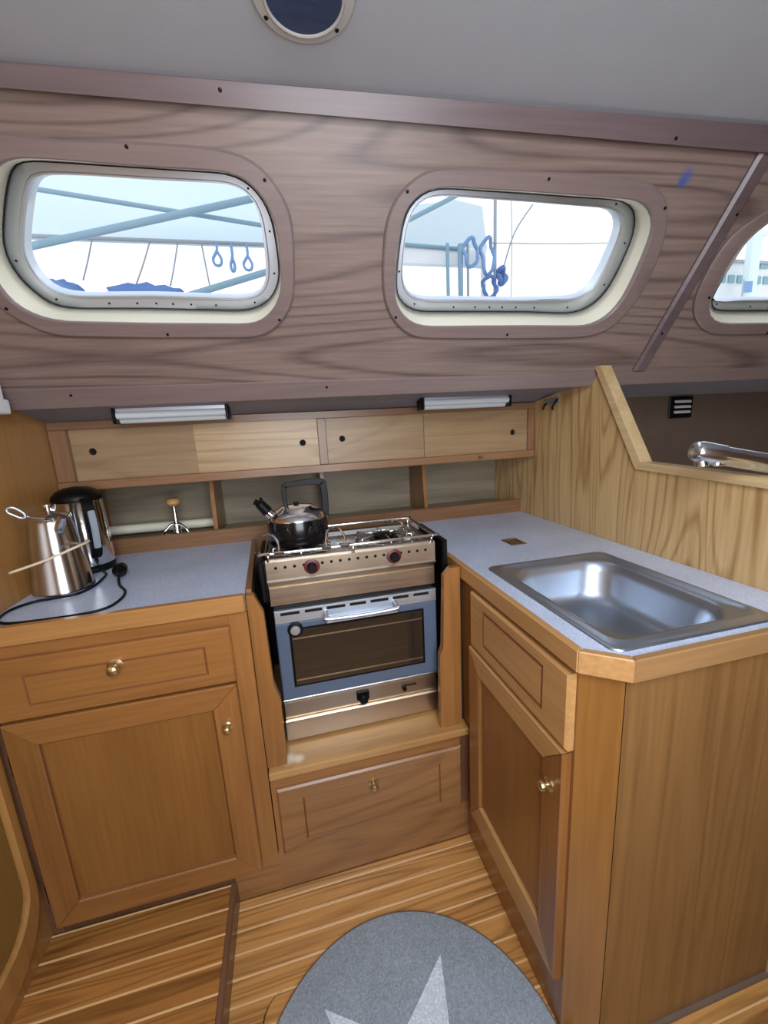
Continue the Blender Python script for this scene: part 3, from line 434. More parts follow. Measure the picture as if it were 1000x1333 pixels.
  'metal': [(2.0555,0.3065),(2.0541,0.291),(2.0528,0.2752),(2.0516,0.2592),(2.0506,0.2428),(2.0499,0.226),(2.0503,0.209),(2.0531,0.1923),(2.0609,0.1776),(2.0769,0.1671),(2.1011,0.1625),(2.1271,0.1614),(2.1505,0.1612),(2.1708,0.161),(2.1887,0.1608),(2.2047,0.1607),(2.2191,0.1606),(2.2322,0.1604),(2.2443,0.1603),(2.2555,0.1602),(2.266,0.1601),(2.2758,0.1599),(2.2852,0.1598),(2.2941,0.1595),(2.3026,0.1591),(2.3108,0.1584),(2.3189,0.1579),(2.3269,0.1578),(2.3349,0.158),(2.3427,0.1583),(2.3505,0.1582),(2.3583,0.1577),(2.3662,0.1572),(2.3742,0.1571),(2.3822,0.1573),(2.3904,0.1575),(2.3989,0.1574),(2.4079,0.1569),(2.4173,0.1565),(2.4269,0.1565),(2.437,0.1567),(2.4479,0.1566),(2.4597,0.1561),(2.4724,0.1559),(2.4861,0.1559),(2.5014,0.1556),(2.5184,0.1554),(2.5374,0.1551),(2.5594,0.1547),(2.585,0.1542),(2.6155,0.1535),(2.6525,0.1526),(2.6985,0.1516),(2.7571,0.1504),(2.8248,0.1524),(2.8814,0.1642),(2.9023,0.1892),(2.8925,0.2207),(2.8676,0.2521),(2.8378,0.281),(2.8085,0.3065),(2.782,0.3291),(2.7582,0.3494),(2.7363,0.3676),(2.7152,0.384),(2.6947,0.3987),(2.6747,0.4118),(2.6554,0.4235),(2.6367,0.4339),(2.6185,0.4431),(2.6007,0.4509),(2.5823,0.457),(2.5631,0.461),(2.5436,0.4629),(2.5246,0.4632),(2.5069,0.4629),(2.4911,0.4626),(2.4766,0.4623),(2.4634,0.4619),(2.4513,0.4617),(2.4399,0.4614),(2.4293,0.4612),(2.4193,0.461),(2.4097,0.4607),(2.4005,0.4605),(2.3917,0.4603),(2.3832,0.4601),(2.3748,0.46),(2.3666,0.4598),(2.3585,0.4596),(2.3505,0.4595),(2.3425,0.4593),(2.3345,0.4592),(2.3263,0.459),(2.3181,0.4588),(2.3097,0.4586),(2.3012,0.4583),(2.2925,0.4577),(2.2835,0.4569),(2.2744,0.4559),(2.2648,0.4549),(2.255,0.4536),(2.2448,0.452),(2.2342,0.4502),(2.2231,0.448),(2.2116,0.4454),(2.1996,0.4424),(2.1872,0.4387),(2.1747,0.4342),(2.1621,0.4288),(2.1493,0.4226),(2.1363,0.4157),(2.1229,0.4078),(2.1095,0.399),(2.0967,0.389),(2.0848,0.3777),(2.0743,0.3652),(2.066,0.3516),(2.0605,0.337),(2.0574,0.3219)],
  'glass': [(2.053,0.3065),(2.0509,0.2908),(2.0482,0.2747),(2.0449,0.2581),(2.0412,0.2408),(2.0379,0.2227),(2.041,0.2059),(2.0617,0.1957),(2.0998,0.1949),(2.1357,0.1971),(2.1625,0.198),(2.1834,0.198),(2.2011,0.1979),(2.2164,0.1979),(2.2297,0.1978),(2.2417,0.1977),(2.2524,0.1976),(2.2621,0.1973),(2.2708,0.1968),(2.2788,0.1961),(2.2865,0.1956),(2.294,0.1955),(2.3012,0.1959),(2.3082,0.1964),(2.3148,0.1965),(2.3209,0.196),(2.3269,0.1954),(2.3328,0.1951),(2.3388,0.195),(2.3447,0.1952),(2.3505,0.1957),(2.3563,0.1961),(2.3621,0.196),(2.3681,0.1955),(2.3742,0.1949),(2.3805,0.1946),(2.3868,0.1946),(2.3933,0.195),(2.3999,0.1955),(2.407,0.1956),(2.4148,0.1951),(2.4232,0.1945),(2.4319,0.1944),(2.441,0.1948),(2.4509,0.195),(2.4623,0.1947),(2.4751,0.1943),(2.4891,0.1943),(2.505,0.1943),(2.5236,0.1941),(2.5457,0.1938),(2.5726,0.1933),(2.6061,0.1927),(2.6492,0.1918),(2.7062,0.1909),(2.7739,0.193),(2.8304,0.2045),(2.8497,0.2274),(2.8392,0.2551),(2.816,0.2821),(2.79,0.3065),(2.765,0.3282),(2.7424,0.3477),(2.7218,0.3653),(2.7022,0.3812),(2.6825,0.3955),(2.6626,0.4079),(2.6428,0.4187),(2.6235,0.4281),(2.6051,0.4362),(2.5873,0.4432),(2.5691,0.4485),(2.5504,0.4517),(2.5315,0.4531),(2.5135,0.4532),(2.4969,0.4529),(2.4819,0.4525),(2.4685,0.4522),(2.4561,0.4519),(2.4447,0.4516),(2.4341,0.4513),(2.4242,0.4511),(2.4148,0.4509),(2.4058,0.4507),(2.3973,0.4505),(2.389,0.4503),(2.381,0.4501),(2.3732,0.4499),(2.3656,0.4498),(2.358,0.4496),(2.3505,0.4494),(2.343,0.4492),(2.3355,0.4491),(2.3279,0.449),(2.3203,0.4488),(2.3124,0.4486),(2.3044,0.4483),(2.2963,0.4478),(2.2879,0.4472),(2.2792,0.4465),(2.2701,0.4457),(2.2607,0.4448),(2.2508,0.4437),(2.2404,0.4424),(2.2295,0.4409),(2.218,0.439),(2.2058,0.4368),(2.193,0.434),(2.1798,0.4305),(2.1663,0.4261),(2.1524,0.4209),(2.1379,0.4148),(2.1232,0.4077),(2.1087,0.3993),(2.0952,0.3895),(2.083,0.3782),(2.0722,0.3657),(2.0635,0.3519),(2.0579,0.3373),(2.0549,0.322)]}}
# ================================================================== the setting
LM = Matrix(((0.99569035, -0.04634615, 0.07878494, -0.7), (-0.09269189, -0.4978474, 0.86243171, 1.285),
             (0.00299006, 0.8660254, 0.49999776, 1.41), (0, 0, 0, 1)))    # cabin-side liner: u along, v up, n outward
def LW(u, v, h=0.0): return LM @ Vector((u, v, h))
def lobj(name, bm, mat, parent=None, **k):
    o = obj(name, bm, mat, parent, **k)
    if parent is None: o.matrix_world = LM
    return o

# liner with its three window holes
bm = bmesh.new()
def loop(bm, pts, z=0.0):
    vs = [bm.verts.new((p[0], p[1], z)) for p in pts]
    return [bm.edges.new((vs[i], vs[(i + 1) % len(vs)])) for i in range(len(vs))]
es = loop(bm, [(-.02, -.02), (3.1, -.02), (3.1, .64), (-.02, .64)])
for k in '123': es += loop(bm, [(p[0] * .7 + q[0] * .3, p[1] * .7 + q[1] * .3) for p, q in zip(WIN[k]['opening'], WIN[k]['ring'])])
bmesh.ops.triangle_fill(bm, use_beauty=True, edges=es)
r = bmesh.ops.extrude_face_region(bm, geom=bm.faces[:])
bmesh.ops.translate(bm, verts=[g for g in r['geom'] if isinstance(g, bmesh.types.BMVert)], vec=(0, 0, .02))
lobj('wall_back', bm, 'liner', kind='structure')

def screw_at(parent, pts, h, r=0.0035, mat='black'):
    bm = bmesh.new(); lathe(bm, [(r, 0), (r, -.0012), (r * .5, -.0018)], (0, 0, 0), (0, 0, 1), 10)
    base = None
    for (u, v) in pts:
        if base is None: base = obj('screw', bm, mat, parent); o = base
        else: o = dup(base)
        o.location = (u, v, h)

def ringdata(k, n): return WIN[k][n]
def lp3(pts, h): return [(p[0], p[1], h) for p in pts]
def mixr(a, b, t): return [(p[0] * (1 - t) + q[0] * t, p[1] * (1 - t) + q[1] * t) for p, q in zip(a, b)]
RS = {'1': [(.487, .507), (.737, .463), (.728, .192), (.454, .163), (.13, .226)],
      '2': [(1.039, .45), (1.362, .478), (1.68, .43), (1.025, .193), (1.344, .142)],
      '3': [(2.2, .128), (1.93, .23), (2.5, .478)]}
for k in '123':
    d = WIN[k]; ring, op, me, gl = d['ring'], d['opening'], d['metal'], d['glass']
    bm = bmesh.new()       # reveal from the liner out to the metal frame
    me_out = mixr(me, gl, -.25)
    loft(bm, [lp3(op, -.001), lp3(mixr(op, me, .5), .055), lp3(me, .108), lp3(me_out, .108), lp3(mixr(me_out, ring, .35), .060), lp3(mixr(op, ring, .3), .004)])
    w = lobj('window_' + k, bm, 'cream', kind='structure', smooth=True)
    bm = bmesh.new()       # wooden surround
    loft(bm, [lp3(ring, 0), lp3(ring, -.008), lp3(mixr(ring, op, .12), -.012), lp3(mixr(ring, op, .93), -.012), lp3(op, -.009), lp3(op, .001), lp3(mixr(op, ring, .35), .001)])
    s = obj('window_surround', bm, 'surround', w, smooth='auto')
    screw_at(s, RS[k], -.012)
    bm = bmesh.new()       # alloy frame with a raised inner lip
    loft(bm, [lp3(mixr(me, gl, -.3), .104), lp3(mixr(me, gl, -.02), .097), lp3(mixr(me, gl, .1), .094), lp3(mixr(me, gl, .72), .094),
              lp3(mixr(me, gl, .8), .088), lp3(mixr(me, gl, .93), .088), lp3(gl, .092), lp3(gl, .125), lp3(mixr(me, gl, -.3), .125)])
    f = obj('metal_frame', bm, 'alloy', w, smooth='auto')
    mid = mixr(me, gl, .4); screw_at(f, [mid[i] for i in range(2, 72, 6)], .094, .0026, 'black')
    bm = bmesh.new()       # dark gasket line between frame and reveal
    loft(bm, [lp3(mixr(me, gl, -.03), .1025), lp3(mixr(me, gl, .07), .092), lp3(mixr(me, gl, .11), .0925), lp3(mixr(me, gl, .04), .104)])
    obj('gasket', bm, 'seal_and_shade', w, smooth=True)
    bm = bmesh.new(); g2 = mixr(gl, me, .15)
    loft(bm, [lp3(g2, .108), lp3(g2, .112)], True, True)
    obj('glass_pane', bm, 'pane', w)

# mouldings on the liner
bm = bmesh.new()
def uquad(bm, a, h0, h1, e=.004):
    c = Vector((sum(p[0] for p in a) / 4, sum(p[1] for p in a) / 4))
    sh = [(p[0], p[1] + (e if p[1] < c.y else -e)) for p in a]
    loft(bm, [lp3(a, h0), lp3(a, h1 + e), lp3(sh, h1)], True, True); return bm
uquad(bm, [(-.02, .590), (3.1, .500), (3.1, .555), (-.02, .617)], .0, -.02)
t1 = lobj('trim_1', bm, 'linertrim', kind='structure'); screw_at(t1, [(.679, .589), (1.634, .553)], -.02)
t2 = lobj('trim_2', uquad(bmesh.new(), [(-.02, -.022), (3.1, -.03), (3.1, .004), (-.02, .036)], .0, -.006, .002), 'surround', kind='structure')
screw_at(t2, [(.166, .014), (.834, .008)], -.006)
bm = bmesh.new(); a = [(1.795, .022), (1.838, .022), (1.918, .535), (1.873, .536)]
loft(bm, [lp3(a, 0), lp3(a, -.006), lp3([(a[0][0] + .008, a[0][1]), (a[1][0] - .008, a[1][1]), (a[2][0] - .008, a[2][1]), (a[3][0] + .008, a[3][1])], -.012)], True, True)
t3 = lobj('trim_3', bm, 'linertrim', kind='structure'); screw_at(t3, [(1.832, .134), (1.888, .42)], -.012)

# headliner, deck underside, bulkheads, lining
bm = bmesh.new()
A, B = LW(-.02, .612), LW(3.1, .550)
C2, D2 = Vector((2.9, -1.0, 1.965)), Vector((-.72, -1.0, 1.965))
m1, m2 = A + (D2 - A) * .08 + Vector((0, 0, .004)), B + (C2 - B) * .08 + Vector((0, 0, .004))
up = Vector((0, 0, .03))
hexa(bm, [A, B, C2, D2], [p + up for p in (A, B, C2, D2)])
obj('ceiling', bm, 'ceiling', kind='structure')
bm = bmesh.new(); a0, b0 = LW(-.02, -.018), LW(3.1, -.018)
q = [a0, b0, Vector((2.42, 1.45, 1.368)), Vector((-.72, 1.45, 1.362))]
q2 = [Vector((-.72, 1.45, 1.362)), Vector((2.42, 1.45, 1.368)), Vector((2.42, 1.80, 1.36)), Vector((-.72, 1.80, 1.36))]
hexa(bm, q, [p + Vector((0, .01, .02)) for p in q]); hexa(bm, q2, [p + Vector((0, 0, .02)) for p in q2])
obj('ceiling', bm, 'soffit', kind='structure', )

# left bulkhead
ltop = [(-.7, 0.9), (1.80, 1.36), (1.45, 1.362), (1.29, 1.41), (1.02, 1.87), (.95, 1.95), (-.6, 1.96), (-.6, -.02), (1.80, -.02)][1:]
wl = obj('wall_left', prism(ltop, 'X', -.725, -.70), 'bulkL', kind='structure')
# right bulkhead beside the sink, cut down to a low rail
rb = [(.478, 0.0), (1.78, 0.0), (1.78, 1.36), (1.45, 1.364), (1.13, 1.412), (1.117, 1.425), (.938, 1.148), (.478, 1.128)]
obj('wall_right', prism(rb, 'X', .966, .986), 'bulk', kind='structure')
cap = thing('bulkhead_capping', (.976, .478, 1.128), 'pale oak capping strip along the stepped top edge of the bulkhead beside the sink', 'trim')
bm = bmesh.new()
P = [(1.133, 1.437), (1.103, 1.437), (.931, 1.160), (.950, 1.149)]; hexa(bm, [(.956, y, z) for y, z in [(1.121, 1.446), (1.098, 1.446), (.926, 1.162), (.943, 1.142)]], [(.996, y, z) for y, z in [(1.121, 1.446), (1.098, 1.446), (.926, 1.162), (.943, 1.142)]])
obj('capping_strip', bm, 'capping', cap)
bm = bmesh.new(); c_ = [(.943, 1.142), (.926, 1.162), (.45, 1.143), (.45, 1.121)]
hexa(bm, [(.956, y, z) for y, z in c_], [(.996, y, z) for y, z in c_]); obj('capping_strip', bm, 'capping', cap)

obj('wall_outboard', box(-.72, .966, 1.76, 1.78, 0.8, 1.37), 'recess', kind='structure')
obj('wall_outboard', box(.986, 2.42, 1.45, 1.47, -.02, 1.42), 'dark_wall', kind='structure')
obj('wall_rear', prism([(-.725, -.02), (2.42, -.02), (2.42, 1.965), (.55, 1.965), (.55, .75), (-.25, .75), (-.25, 1.965), (-.725, 1.965)], 'Y', -.62, -.60), 'bulkL', kind='structure')
obj('wall_forward', box(2.40, 2.42, -.6, .9, 1.40, 1.9), 'dark_wall', kind='structure')
obj('wall_forward', box(2.40, 2.42, -.6, 1.45, -.02, 1.40), 'dark_wall', kind='structure')

# cabin sole: teak planks with pale inlay strips, a raised part on the left
fl = obj('floor', box(-.262, 2.4, -.6, 1.0, -.05, -.012), 'riser', kind='structure')
fr = obj('floor', box(-.70, -.262, -.6, .98, -.05, .058), 'riser', kind='structure')
HX0, HX1, HY1, HR, G = -.176, .30, .7585, .055, .002
def hx(y, side):
    if y >= HY1: return None
    c = 0
    if y > HY1 - HR: c = HR - math.sqrt(max(0, HR * HR - (y - (HY1 - HR)) ** 2))
    return HX0 + c if side < 0 else HX1 - c
def strip(nm, ya, yb, x0, x1, z0, z1, mat, par, hatch=False, hpar=None):
    ys = [ya + (yb - ya) * i / 6 for i in range(7)]
    if not hatch or yb > HY1:
        obj(nm, box(x0, x1, ya, yb, z0, z1, bev=.0006), mat, par); return
    L = [(x0, ya)] + [(hx(y, -1) - G, y) for y in ys] + [(x0, yb)]
    obj(nm, prism(L, 'Z', z0, z1), mat, par)
    R_ = [(x1, yb)] + [(hx(y, 1) + G, y) for y in ys[::-1]] + [(x1, ya)]
    obj(nm, prism(R_, 'Z', z0, z1), mat, par)
    I = [(hx(y, -1) + G, y) for y in ys] + [(hx(y, 1) - G, y) for y in ys[::-1]]
    obj(nm, prism(I, 'Z', z0, z1), mat, hpar)
hat = thing('floor_hatch', (.12, .5, 0), 'rounded lift-out hatch let into the planked floor beside the round mat', 'hatch')
y = .98; i = 0
while y > -.55:
    top = y if i else .978
    lo = .9575 - .0502 * i
    x1 = .452 if lo > .49 else 2.38
    inh = lo < HY1 + .002 and lo > .30
    if i == 0: strip('plank', .9585, .978, -.262, .452, -.012, 0, 'plank_right', fl)
    else: strip('plank', lo + .0005, y - .0005, -.262, x1, -.012, 0, 'plank_right', fl, inh, hat)
    strip('inlay_strip', lo - .0045, lo, -.262, x1, -.012, .0003, 'inlay', fl, inh, hat)
    y = lo - .0045; i += 1
y = .976; i = 0
while y > -.55:
    lo = .9765 - .0565 * i
    if i: strip('plank', lo + .0005, y - .0005, -.70, -.267, .058, .07, 'plank', fr)
    strip('inlay_strip', lo - .0045, lo, -.70, -.267, .058, .0703, 'inlay', fr)
    y = lo - .0045; i += 1
obj('trim_4', prism([(-.252, .0), (-.252, .066), (-.256, .072), (-.266, .072), (-.266, .0)], 'Y', -.6, .979), 'riser', kind='structure')

# ================================================================== left cabinet and worktop
lc = thing('base_cabinet', (-.42, 1.2, 0), 'oak base cabinet under the left worktop with one drawer over one large door', 'cabinet')
obj('carcass', box(-.699, -.135, .998, 1.53, .072, .868), 'oakZ', lc)
# face frame pieces
obj('face_frame', box(-.699, -.672, .978, .998, .072, .868), 'riser', lc); obj('toe_rail', box(-.699, -.255, .981, .998, .05, .135), 'riser', lc)  # face frame coloured dark to carry the shade beside the door
bm = box(-.178, -.134, .976, .998, .128, .868, bev=.001); obj('stile', bm, 'oakZ', lc)
obj('rail', box(-.672, -.178, .976, .998, .842, .868), 'oakX', lc)
d = obj('drawer', slab(FY(.978), -.699, -.176, .694, .842, .018, (-.612, -.236, .727, .802), gw=.005, depth=.003), ['oakX', 'seam'], lc)
knob('knob', (-.429, .96, .790), (0, -1, 0), .0125, 'brass', d, 'round brass knob with backplate', .018)
d = door('door', FY(.978), -.676, -.178, .108, .689, .020, .062, lc, 'panelL', 'oakZ', 'oakX', .066)
knob('knob', (-.212, .958, .578), (0, -1, 0), .010, 'brass', d, 'small brass knob', .013)
for z in (.58, .205):
    obj('hinge', box(-.684, -.672, .968, .980, z - .028, z + .028, bev=.002), 'black', d)

wt_ = thing('worktop', (-.42, 1.25, .87), 'left worktop of blue-grey speckled laminate with an oak edge under the steel pots', 'worktop')
top = [(-.699, .986), (-.135, .986), (-.158, 1.529), (-.699, 1.529)]
obj('laminate_top', prism(top, 'Z', .8695, .908), 'formica', wt_)
obj('front_edging', box(-.699, -.135, .966, .986, .871, .915, bev=.003), 'edgeX', wt_)
bm = bmesh.new(); hexa(bm, [(-.134, 1.008, .872), (-.120, 1.008, .872), (-.144, 1.528, .872), (-.157, 1.528, .872)], [(-.134, 1.008, .914), (-.120, 1.008, .914), (-.144, 1.528, .914), (-.157, 1.528, .914)])
obj('side_edging', bm, 'railY', wt_)

# ================================================================== stove niche, ledge and bottom drawer
cu = thing('stove_plinth', (.155, 1.1, 0), 'oak plinth under the stove with a ledge on top and one wide drawer', 'cabinet')
obj('toe_board', box(-.253, -.1345, .980, .995, 0, .127), 'plinth', lc)
obj('base_board', box(-.1343, .451, .980, .995, 0, .1278), 'plinth', cu)
obj('face_frame', box(-.131, -.112, .979, .995, .128, .39), 'oakZ', cu)
obj('carcass', box(-.131, .449, .992, 1.5, .005, .385), 'black', cu)
obj('rail', box(-.112, .4245, .979, .995, .34, .385), 'oakX', cu)
obj('stile', box(.425, .450, .979, .995, .128, .384), 'riser', cu)
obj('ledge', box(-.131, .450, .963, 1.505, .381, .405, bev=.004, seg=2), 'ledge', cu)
d = obj('drawer', slab(FY(.980), -.117, .424, .132, .345, .014, (-.05, .355, .163, .305), bev=.005, gw=.005, depth=.003), ['plinth', 'seam'], cu)
knob('knob', (.150, .966, .296), (0, -1, 0), .012, 'brass', d, 'round brass knob', .015)
# niche sides: stepped oak cheeks
bm = prism([(-.133, .405), (-.081, .405), (-.079, .605), (-.093, .655), (-.095, .852), (-.114, .905), (-.133, .905)], 'Y', .985, 1.006, .001)
obj('cheek', bm, 'oakZ', cu)
bm = prism([(.436, .405), (.368, .405), (.371, .646), (.382, .668), (.388, .884), (.408, .905), (.436, .905)], 'Y', .985, 1.006, .001)
obj('cheek', bm, 'oakZ', cu)
obj('niche_shade_lining', box(-.133, -.128, 1.006, 1.5, .405, .866), 'seal_and_shade', cu)  # lining coloured black to stand for the shade inside the niche
obj('niche_shade_lining', box(.443, .448, 1.006, 1.5, .405, .866), 'seal_and_shade', cu)
obj('niche_shade_lining', box(-.128, .443, 1.495, 1.5, .405, .866), 'seal_and_shade', cu)

# ================================================================== recess behind the worktops
rs = thing('back_shelf', (.13, 1.6, .9), 'shelf recess behind the worktops with a reddish oak fiddle rail and upright dividers', 'shelf')
obj('shelf_board', box(-.699, .965, 1.545, 1.76, .915, .933), 'recess', rs)
obj('fiddle_rail', box(-.699, .965, 1.530, 1.547, .86, .962, bev=.003), 'railX', rs)
for x0, ya in ((-.288, 1.552), (.118, 1.56), (.535, 1.552)):
    bm = bmesh.new()
    a = [(x0, ya + .028, 1.158), (x0, 1.758, 1.158), (x0, 1.758, .933), (x0, ya, .933)]
    hexa(bm, a, [(p[0] + .014, p[1], p[2]) for p in a]); obj('divider', bm, 'oakZ', rs)
hs = thing('white_hose', (-.5, 1.7, .95), 'pale hose lying along the foot of the recess behind the pots', 'hose')
bm = bmesh.new(); tube(bm, smoothpts([(-.698, 1.69, .965), (-.55, 1.70, .962), (-.42, 1.71, .958), (-.31, 1.72, .955)], 6), .018, 12)
obj('hose', bm, 'cream', hs, smooth=True)

# ================================================================== upper locker with four sliding doors
uc = thing('wall_locker', (.13, 1.5, 1.155), 'long low oak locker with four sliding doors under the side deck', 'cabinet')
obj('bottom_board', box(-.699, .965, 1.452, 1.755, 1.152, 1.166), 'railX', uc)
obj('back_board', box(-.699, .965, 1.60, 1.61, 1.166, 1.359), 'black', uc)
obj('bottom_rail', box(-.699, .965, 1.440, 1.458, 1.150, 1.178, bev=.002), 'railX', uc)
obj('top_rail', box(-.699, .965, 1.446, 1.462, 1.338, 1.362, bev=.001), 'railX', uc)
obj('stile', box(-.699, -.650, 1.444, 1.462, 1.178, 1.338, bev=.002), 'railZ', uc)
obj('stile', box(.112, .142, 1.444, 1.462, 1.178, 1.338, bev=.002), 'railZ', uc)
obj('stile', box(.938, .965, 1.444, 1.462, 1.178, 1.338, bev=.002), 'railZ', uc)
def slide(x0, x1, y, hxx, hz, mt='slide', nm='sliding_door'):
    bm = bmesh.new(); n = 20
    circ = [(hxx + .011 * math.cos(2 * PI * k / n), hz + .011 * math.sin(2 * PI * k / n)) for k in range(n)]
    def lp(pts):
        vs = [bm.verts.new((p[0], y, p[1])) for p in pts]; return [bm.edges.new((vs[i], vs[(i + 1) % len(vs)])) for i in range(len(vs))]
    es = lp([(x0, 1.172), (x1, 1.172), (x1, 1.345), (x0, 1.345)]) + lp(circ)
    bmesh.ops.triangle_fill(bm, use_beauty=True, edges=es)
    r = bmesh.ops.extrude_face_region(bm, geom=bm.faces[:])
    bmesh.ops.translate(bm, verts=[g for g in r['geom'] if isinstance(g, bmesh.types.BMVert)], vec=(0, .007, 0))
    dd = obj(nm, bm, mt, uc)
    bm = bmesh.new(); lathe(bm, [(.0112, 0), (.0112, .003), (.0105, .003)], (hxx, y + .0085, hz), (0, 1, 0), 20)
    obj('finger_hole', bm, 'hole', dd)
slide(-.652, -.280, 1.4615, -.594, 1.268)
slide(-.290, .114, 1.4520, .058, 1.258, 'slide2')
slide(.140, .515, 1.4615, .199, 1.264)
slide(.507, .940, 1.4530, .876, 1.251)
obj('catch', box(.722, .738, 1.434, 1.441, 1.158, 1.170), 'riser', uc)

# ================================================================== sink cabinet and worktop
sk = thing('sink_cabinet', (.72, 1.0, 0), 'oak sink cabinet with one drawer, one tall door and a cut-off corner', 'cabinet')
obj('side_carcass', box(.452, .470, .530, 1.53, 0, .8695), 'oakZ', sk)
bm = prism([(.452, .530), (.506, .486), (.512, .500), (.470, .536)], 'Z', 0, .8695); obj('corner_panel', bm, 'corner', sk)
obj('end_panel', prism([(.507, .485), (1.02, .485), (1.02, .502), (.513, .502)], 'Z', 0, .8695), 'sink_end', sk)
obj('toe_seal', box(.60, 1.02, .478, .486, 0, .010), 'dark_wall', sk)
FXs = FX(.452)
d = obj('drawer', slab(FXs, .534, .925, .702, .858, .016, (.606, .855, .735, .832), bev=.005, depth=.005, gw=.008), ['edgeY', 'seam'], sk)
d = door('door', FXs, .538, .932, .140, .695, .018, .060, sk, 'panelL', 'oakZ', 'edgeY', .080)
knob('knob', (.434, .573, .597), (-1, 0, 0), .0105, 'brass', d, 'small brass knob', .014)
obj('hinge', box(.444, .453, .932, .944, .60, .65, bev=.002), 'black', d)

sw = thing('sink_worktop', (.72, 1.0, .87), 'right worktop of blue-grey speckled laminate with oak edging around the sink', 'worktop')
outer = [(.454, 1.529), (.454, .526), (.511, .483), (1.02, .483), (1.02, .50), (.965, .50), (.965, 1.529)]
hole = rrect(.503, .846, .512, .920, .06)
bm = bmesh.new()
es = loop(bm, outer, .880) + loop(bm, hole, .880)
bmesh.ops.triangle_fill(bm, use_beauty=True, edges=es)
r = bmesh.ops.extrude_face_region(bm, geom=bm.faces[:])
bmesh.ops.translate(bm, verts=[g for g in r['geom'] if isinstance(g, bmesh.types.BMVert)], vec=(0, 0, .028))
obj('laminate_top', bm, 'formica', sw)
def edging(a, b, a2, b2):
    bm = bmesh.new(); z0, z1 = .870, .911
    hexa(bm, [(*a, z0), (*b, z0), (*b2, z0), (*a2, z0)], [(*a, z1), (*b, z1), (*b2, z1), (*a2, z1)])
    bmesh.ops.bevel(bm, geom=bm.edges[:], offset=.002, segments=1, affect='EDGES'); return bm
i1, i2, i3, i4 = (.438, 1.53), (.438, .518), (.503, .467), (1.02, .467)
o1, o2, o3, o4 = (.454, 1.53), (.454, .526), (.510, .482), (1.02, .482)
obj('edging', edging(i1, i2, o1, o2), 'edgeY', sw)
obj('edging', edging(i2, i3, o2, o3), 'edgeY', sw)
obj('edging', edging(i3, i4, o3, o4), 'endedge', sw, label='darker oak edging on the end facing the cabin')
fp = thing('finger_pull', (.69, 1.135, .908), 'small square brown recessed pull set in the right worktop behind the sink', 'handle')
bm = bmesh.new(); z = .9085
def r4(x0, x1, y0, y1, z): return [(x0, y0, z), (x1, y0, z), (x1, y1, z), (x0, y1, z)]
loft(bm, [r4(.664, .718, 1.096, 1.166, .9082), r4(.666, .716, 1.098, 1.164, .9105), r4(.672, .710, 1.104, 1.158, .9105), r4(.674, .708, 1.106, 1.156, .9086)], True, True)
obj('plate', bm, 'bronzesteel', fp)
obj('pull', box(.676, .706, 1.109, 1.153, .9086, .9094), 'riser', fp)

sn = thing('sink', (.675, .72, .90), 'stainless steel rectangular inset sink in the right worktop', 'sink')
def RR(x0, x1, y0, y1, r, z): return [(p[0], p[1], z) for p in rrect(x0, x1, y0, y1, r, 8)]
bm = bmesh.new()
loft(bm, [RR(.492, .858, .497, .942, .022, .9082), RR(.4925, .8575, .4975, .9415, .022, .9115), RR(.497, .853, .502, .937, .022, .9125),
          RR(.505, .846, .510, .929, .03, .9125), RR(.508, .843, .513, .926, .032, .9165), RR(.5115, .8395, .5165, .9225, .034, .9165), RR(.514, .837, .519, .920, .036, .9115),
          RR(.524, .822, .530, .902, .065, .9095), RR(.530, .816, .536, .896, .07, .903), RR(.536, .810, .543, .889, .072, .880), RR(.544, .802, .551, .881, .074, .83),
          RR(.552, .794, .560, .873, .075, .812), RR(.568, .778, .577, .857, .07, .802), RR(.60, .745, .61, .825, .05, .800), RR(.655, .69, .70, .735, .017, .799)], False, True)
obj('basin', bm, 'sinksteel', sn, smooth=True)
bm = bmesh.new(); lathe(bm, [(.0, .0), (.019, .0), (.021, .0025), (.030, .003), (.033, .0005)], (.625, .625, .8003), (0, 0, 1), 28)
obj('drain', bm, 'chrome', sn, smooth='auto')
# ================================================================== stove
st = thing('stove', (.153, 1.25, .405), 'stainless gimballed stove with a blue-grey oven door and two burners on top', 'stove')
F = FY(1.06)
obj('body', box(-.078, .383, 1.062, 1.30, .412, .945, bev=.003), 'black', st)
# hob tray
bm = bmesh.new()
loft(bm, [r4(-.082, .387, 1.057, 1.305, .946), r4(-.082, .387, 1.057, 1.305, .9675), r4(-.077, .382, 1.060, 1.300, .9695), r4(-.060, .365, 1.075, 1.285, .968), r4(-.052, .357, 1.083, 1.277, .956)], True, True)
obj('hob_top', bm, 'steel', st)
# control fascia with a folded lower lip
prof = [(1.062, .885), (1.058, .899), (1.048, .903), (1.046, .909), (1.050, .914), (1.050, .962), (1.054, .968), (1.062, .968)]
obj('control_panel', prism([(y, z) for y, z in prof], 'X', -.083, .388), 'bronzesteel', st)
cp = bpy.data.objects['control_panel']
hb = None
for i in range(18):
    x = -.058 + i * (.359 + .058) / 17
    if abs(x - .036) < .014 or abs(x - .265) < .014: continue
    if hb is None:
        bm = bmesh.new(); lathe(bm, [(.0042, 0), (.0042, .0008)], (0, 0, 0), (0, -1, 0), 14); hb = obj('vent_hole', bm, 'hole', cp); o = hb
    else: o = dup(hb)
    o.location = (x, 1.0500, .9455)
for x in (.036, .265):
    bm = bmesh.new(); lathe(bm, [(.021, 0), (.021, .003), (.014, .005)], (x, 1.050, .939), (0, -1, 0), 28)
    k = obj('control_knob', bm, 'red', st, label='dark knob on a red ring', smooth='auto')
    bm = bmesh.new(); lathe(bm, [(.013, 0), (.012, .016), (.010, .018)], (x, 1.046, .939), (0, -1, 0), 20)
    obj('grip', bm, 'black', k, smooth='auto')
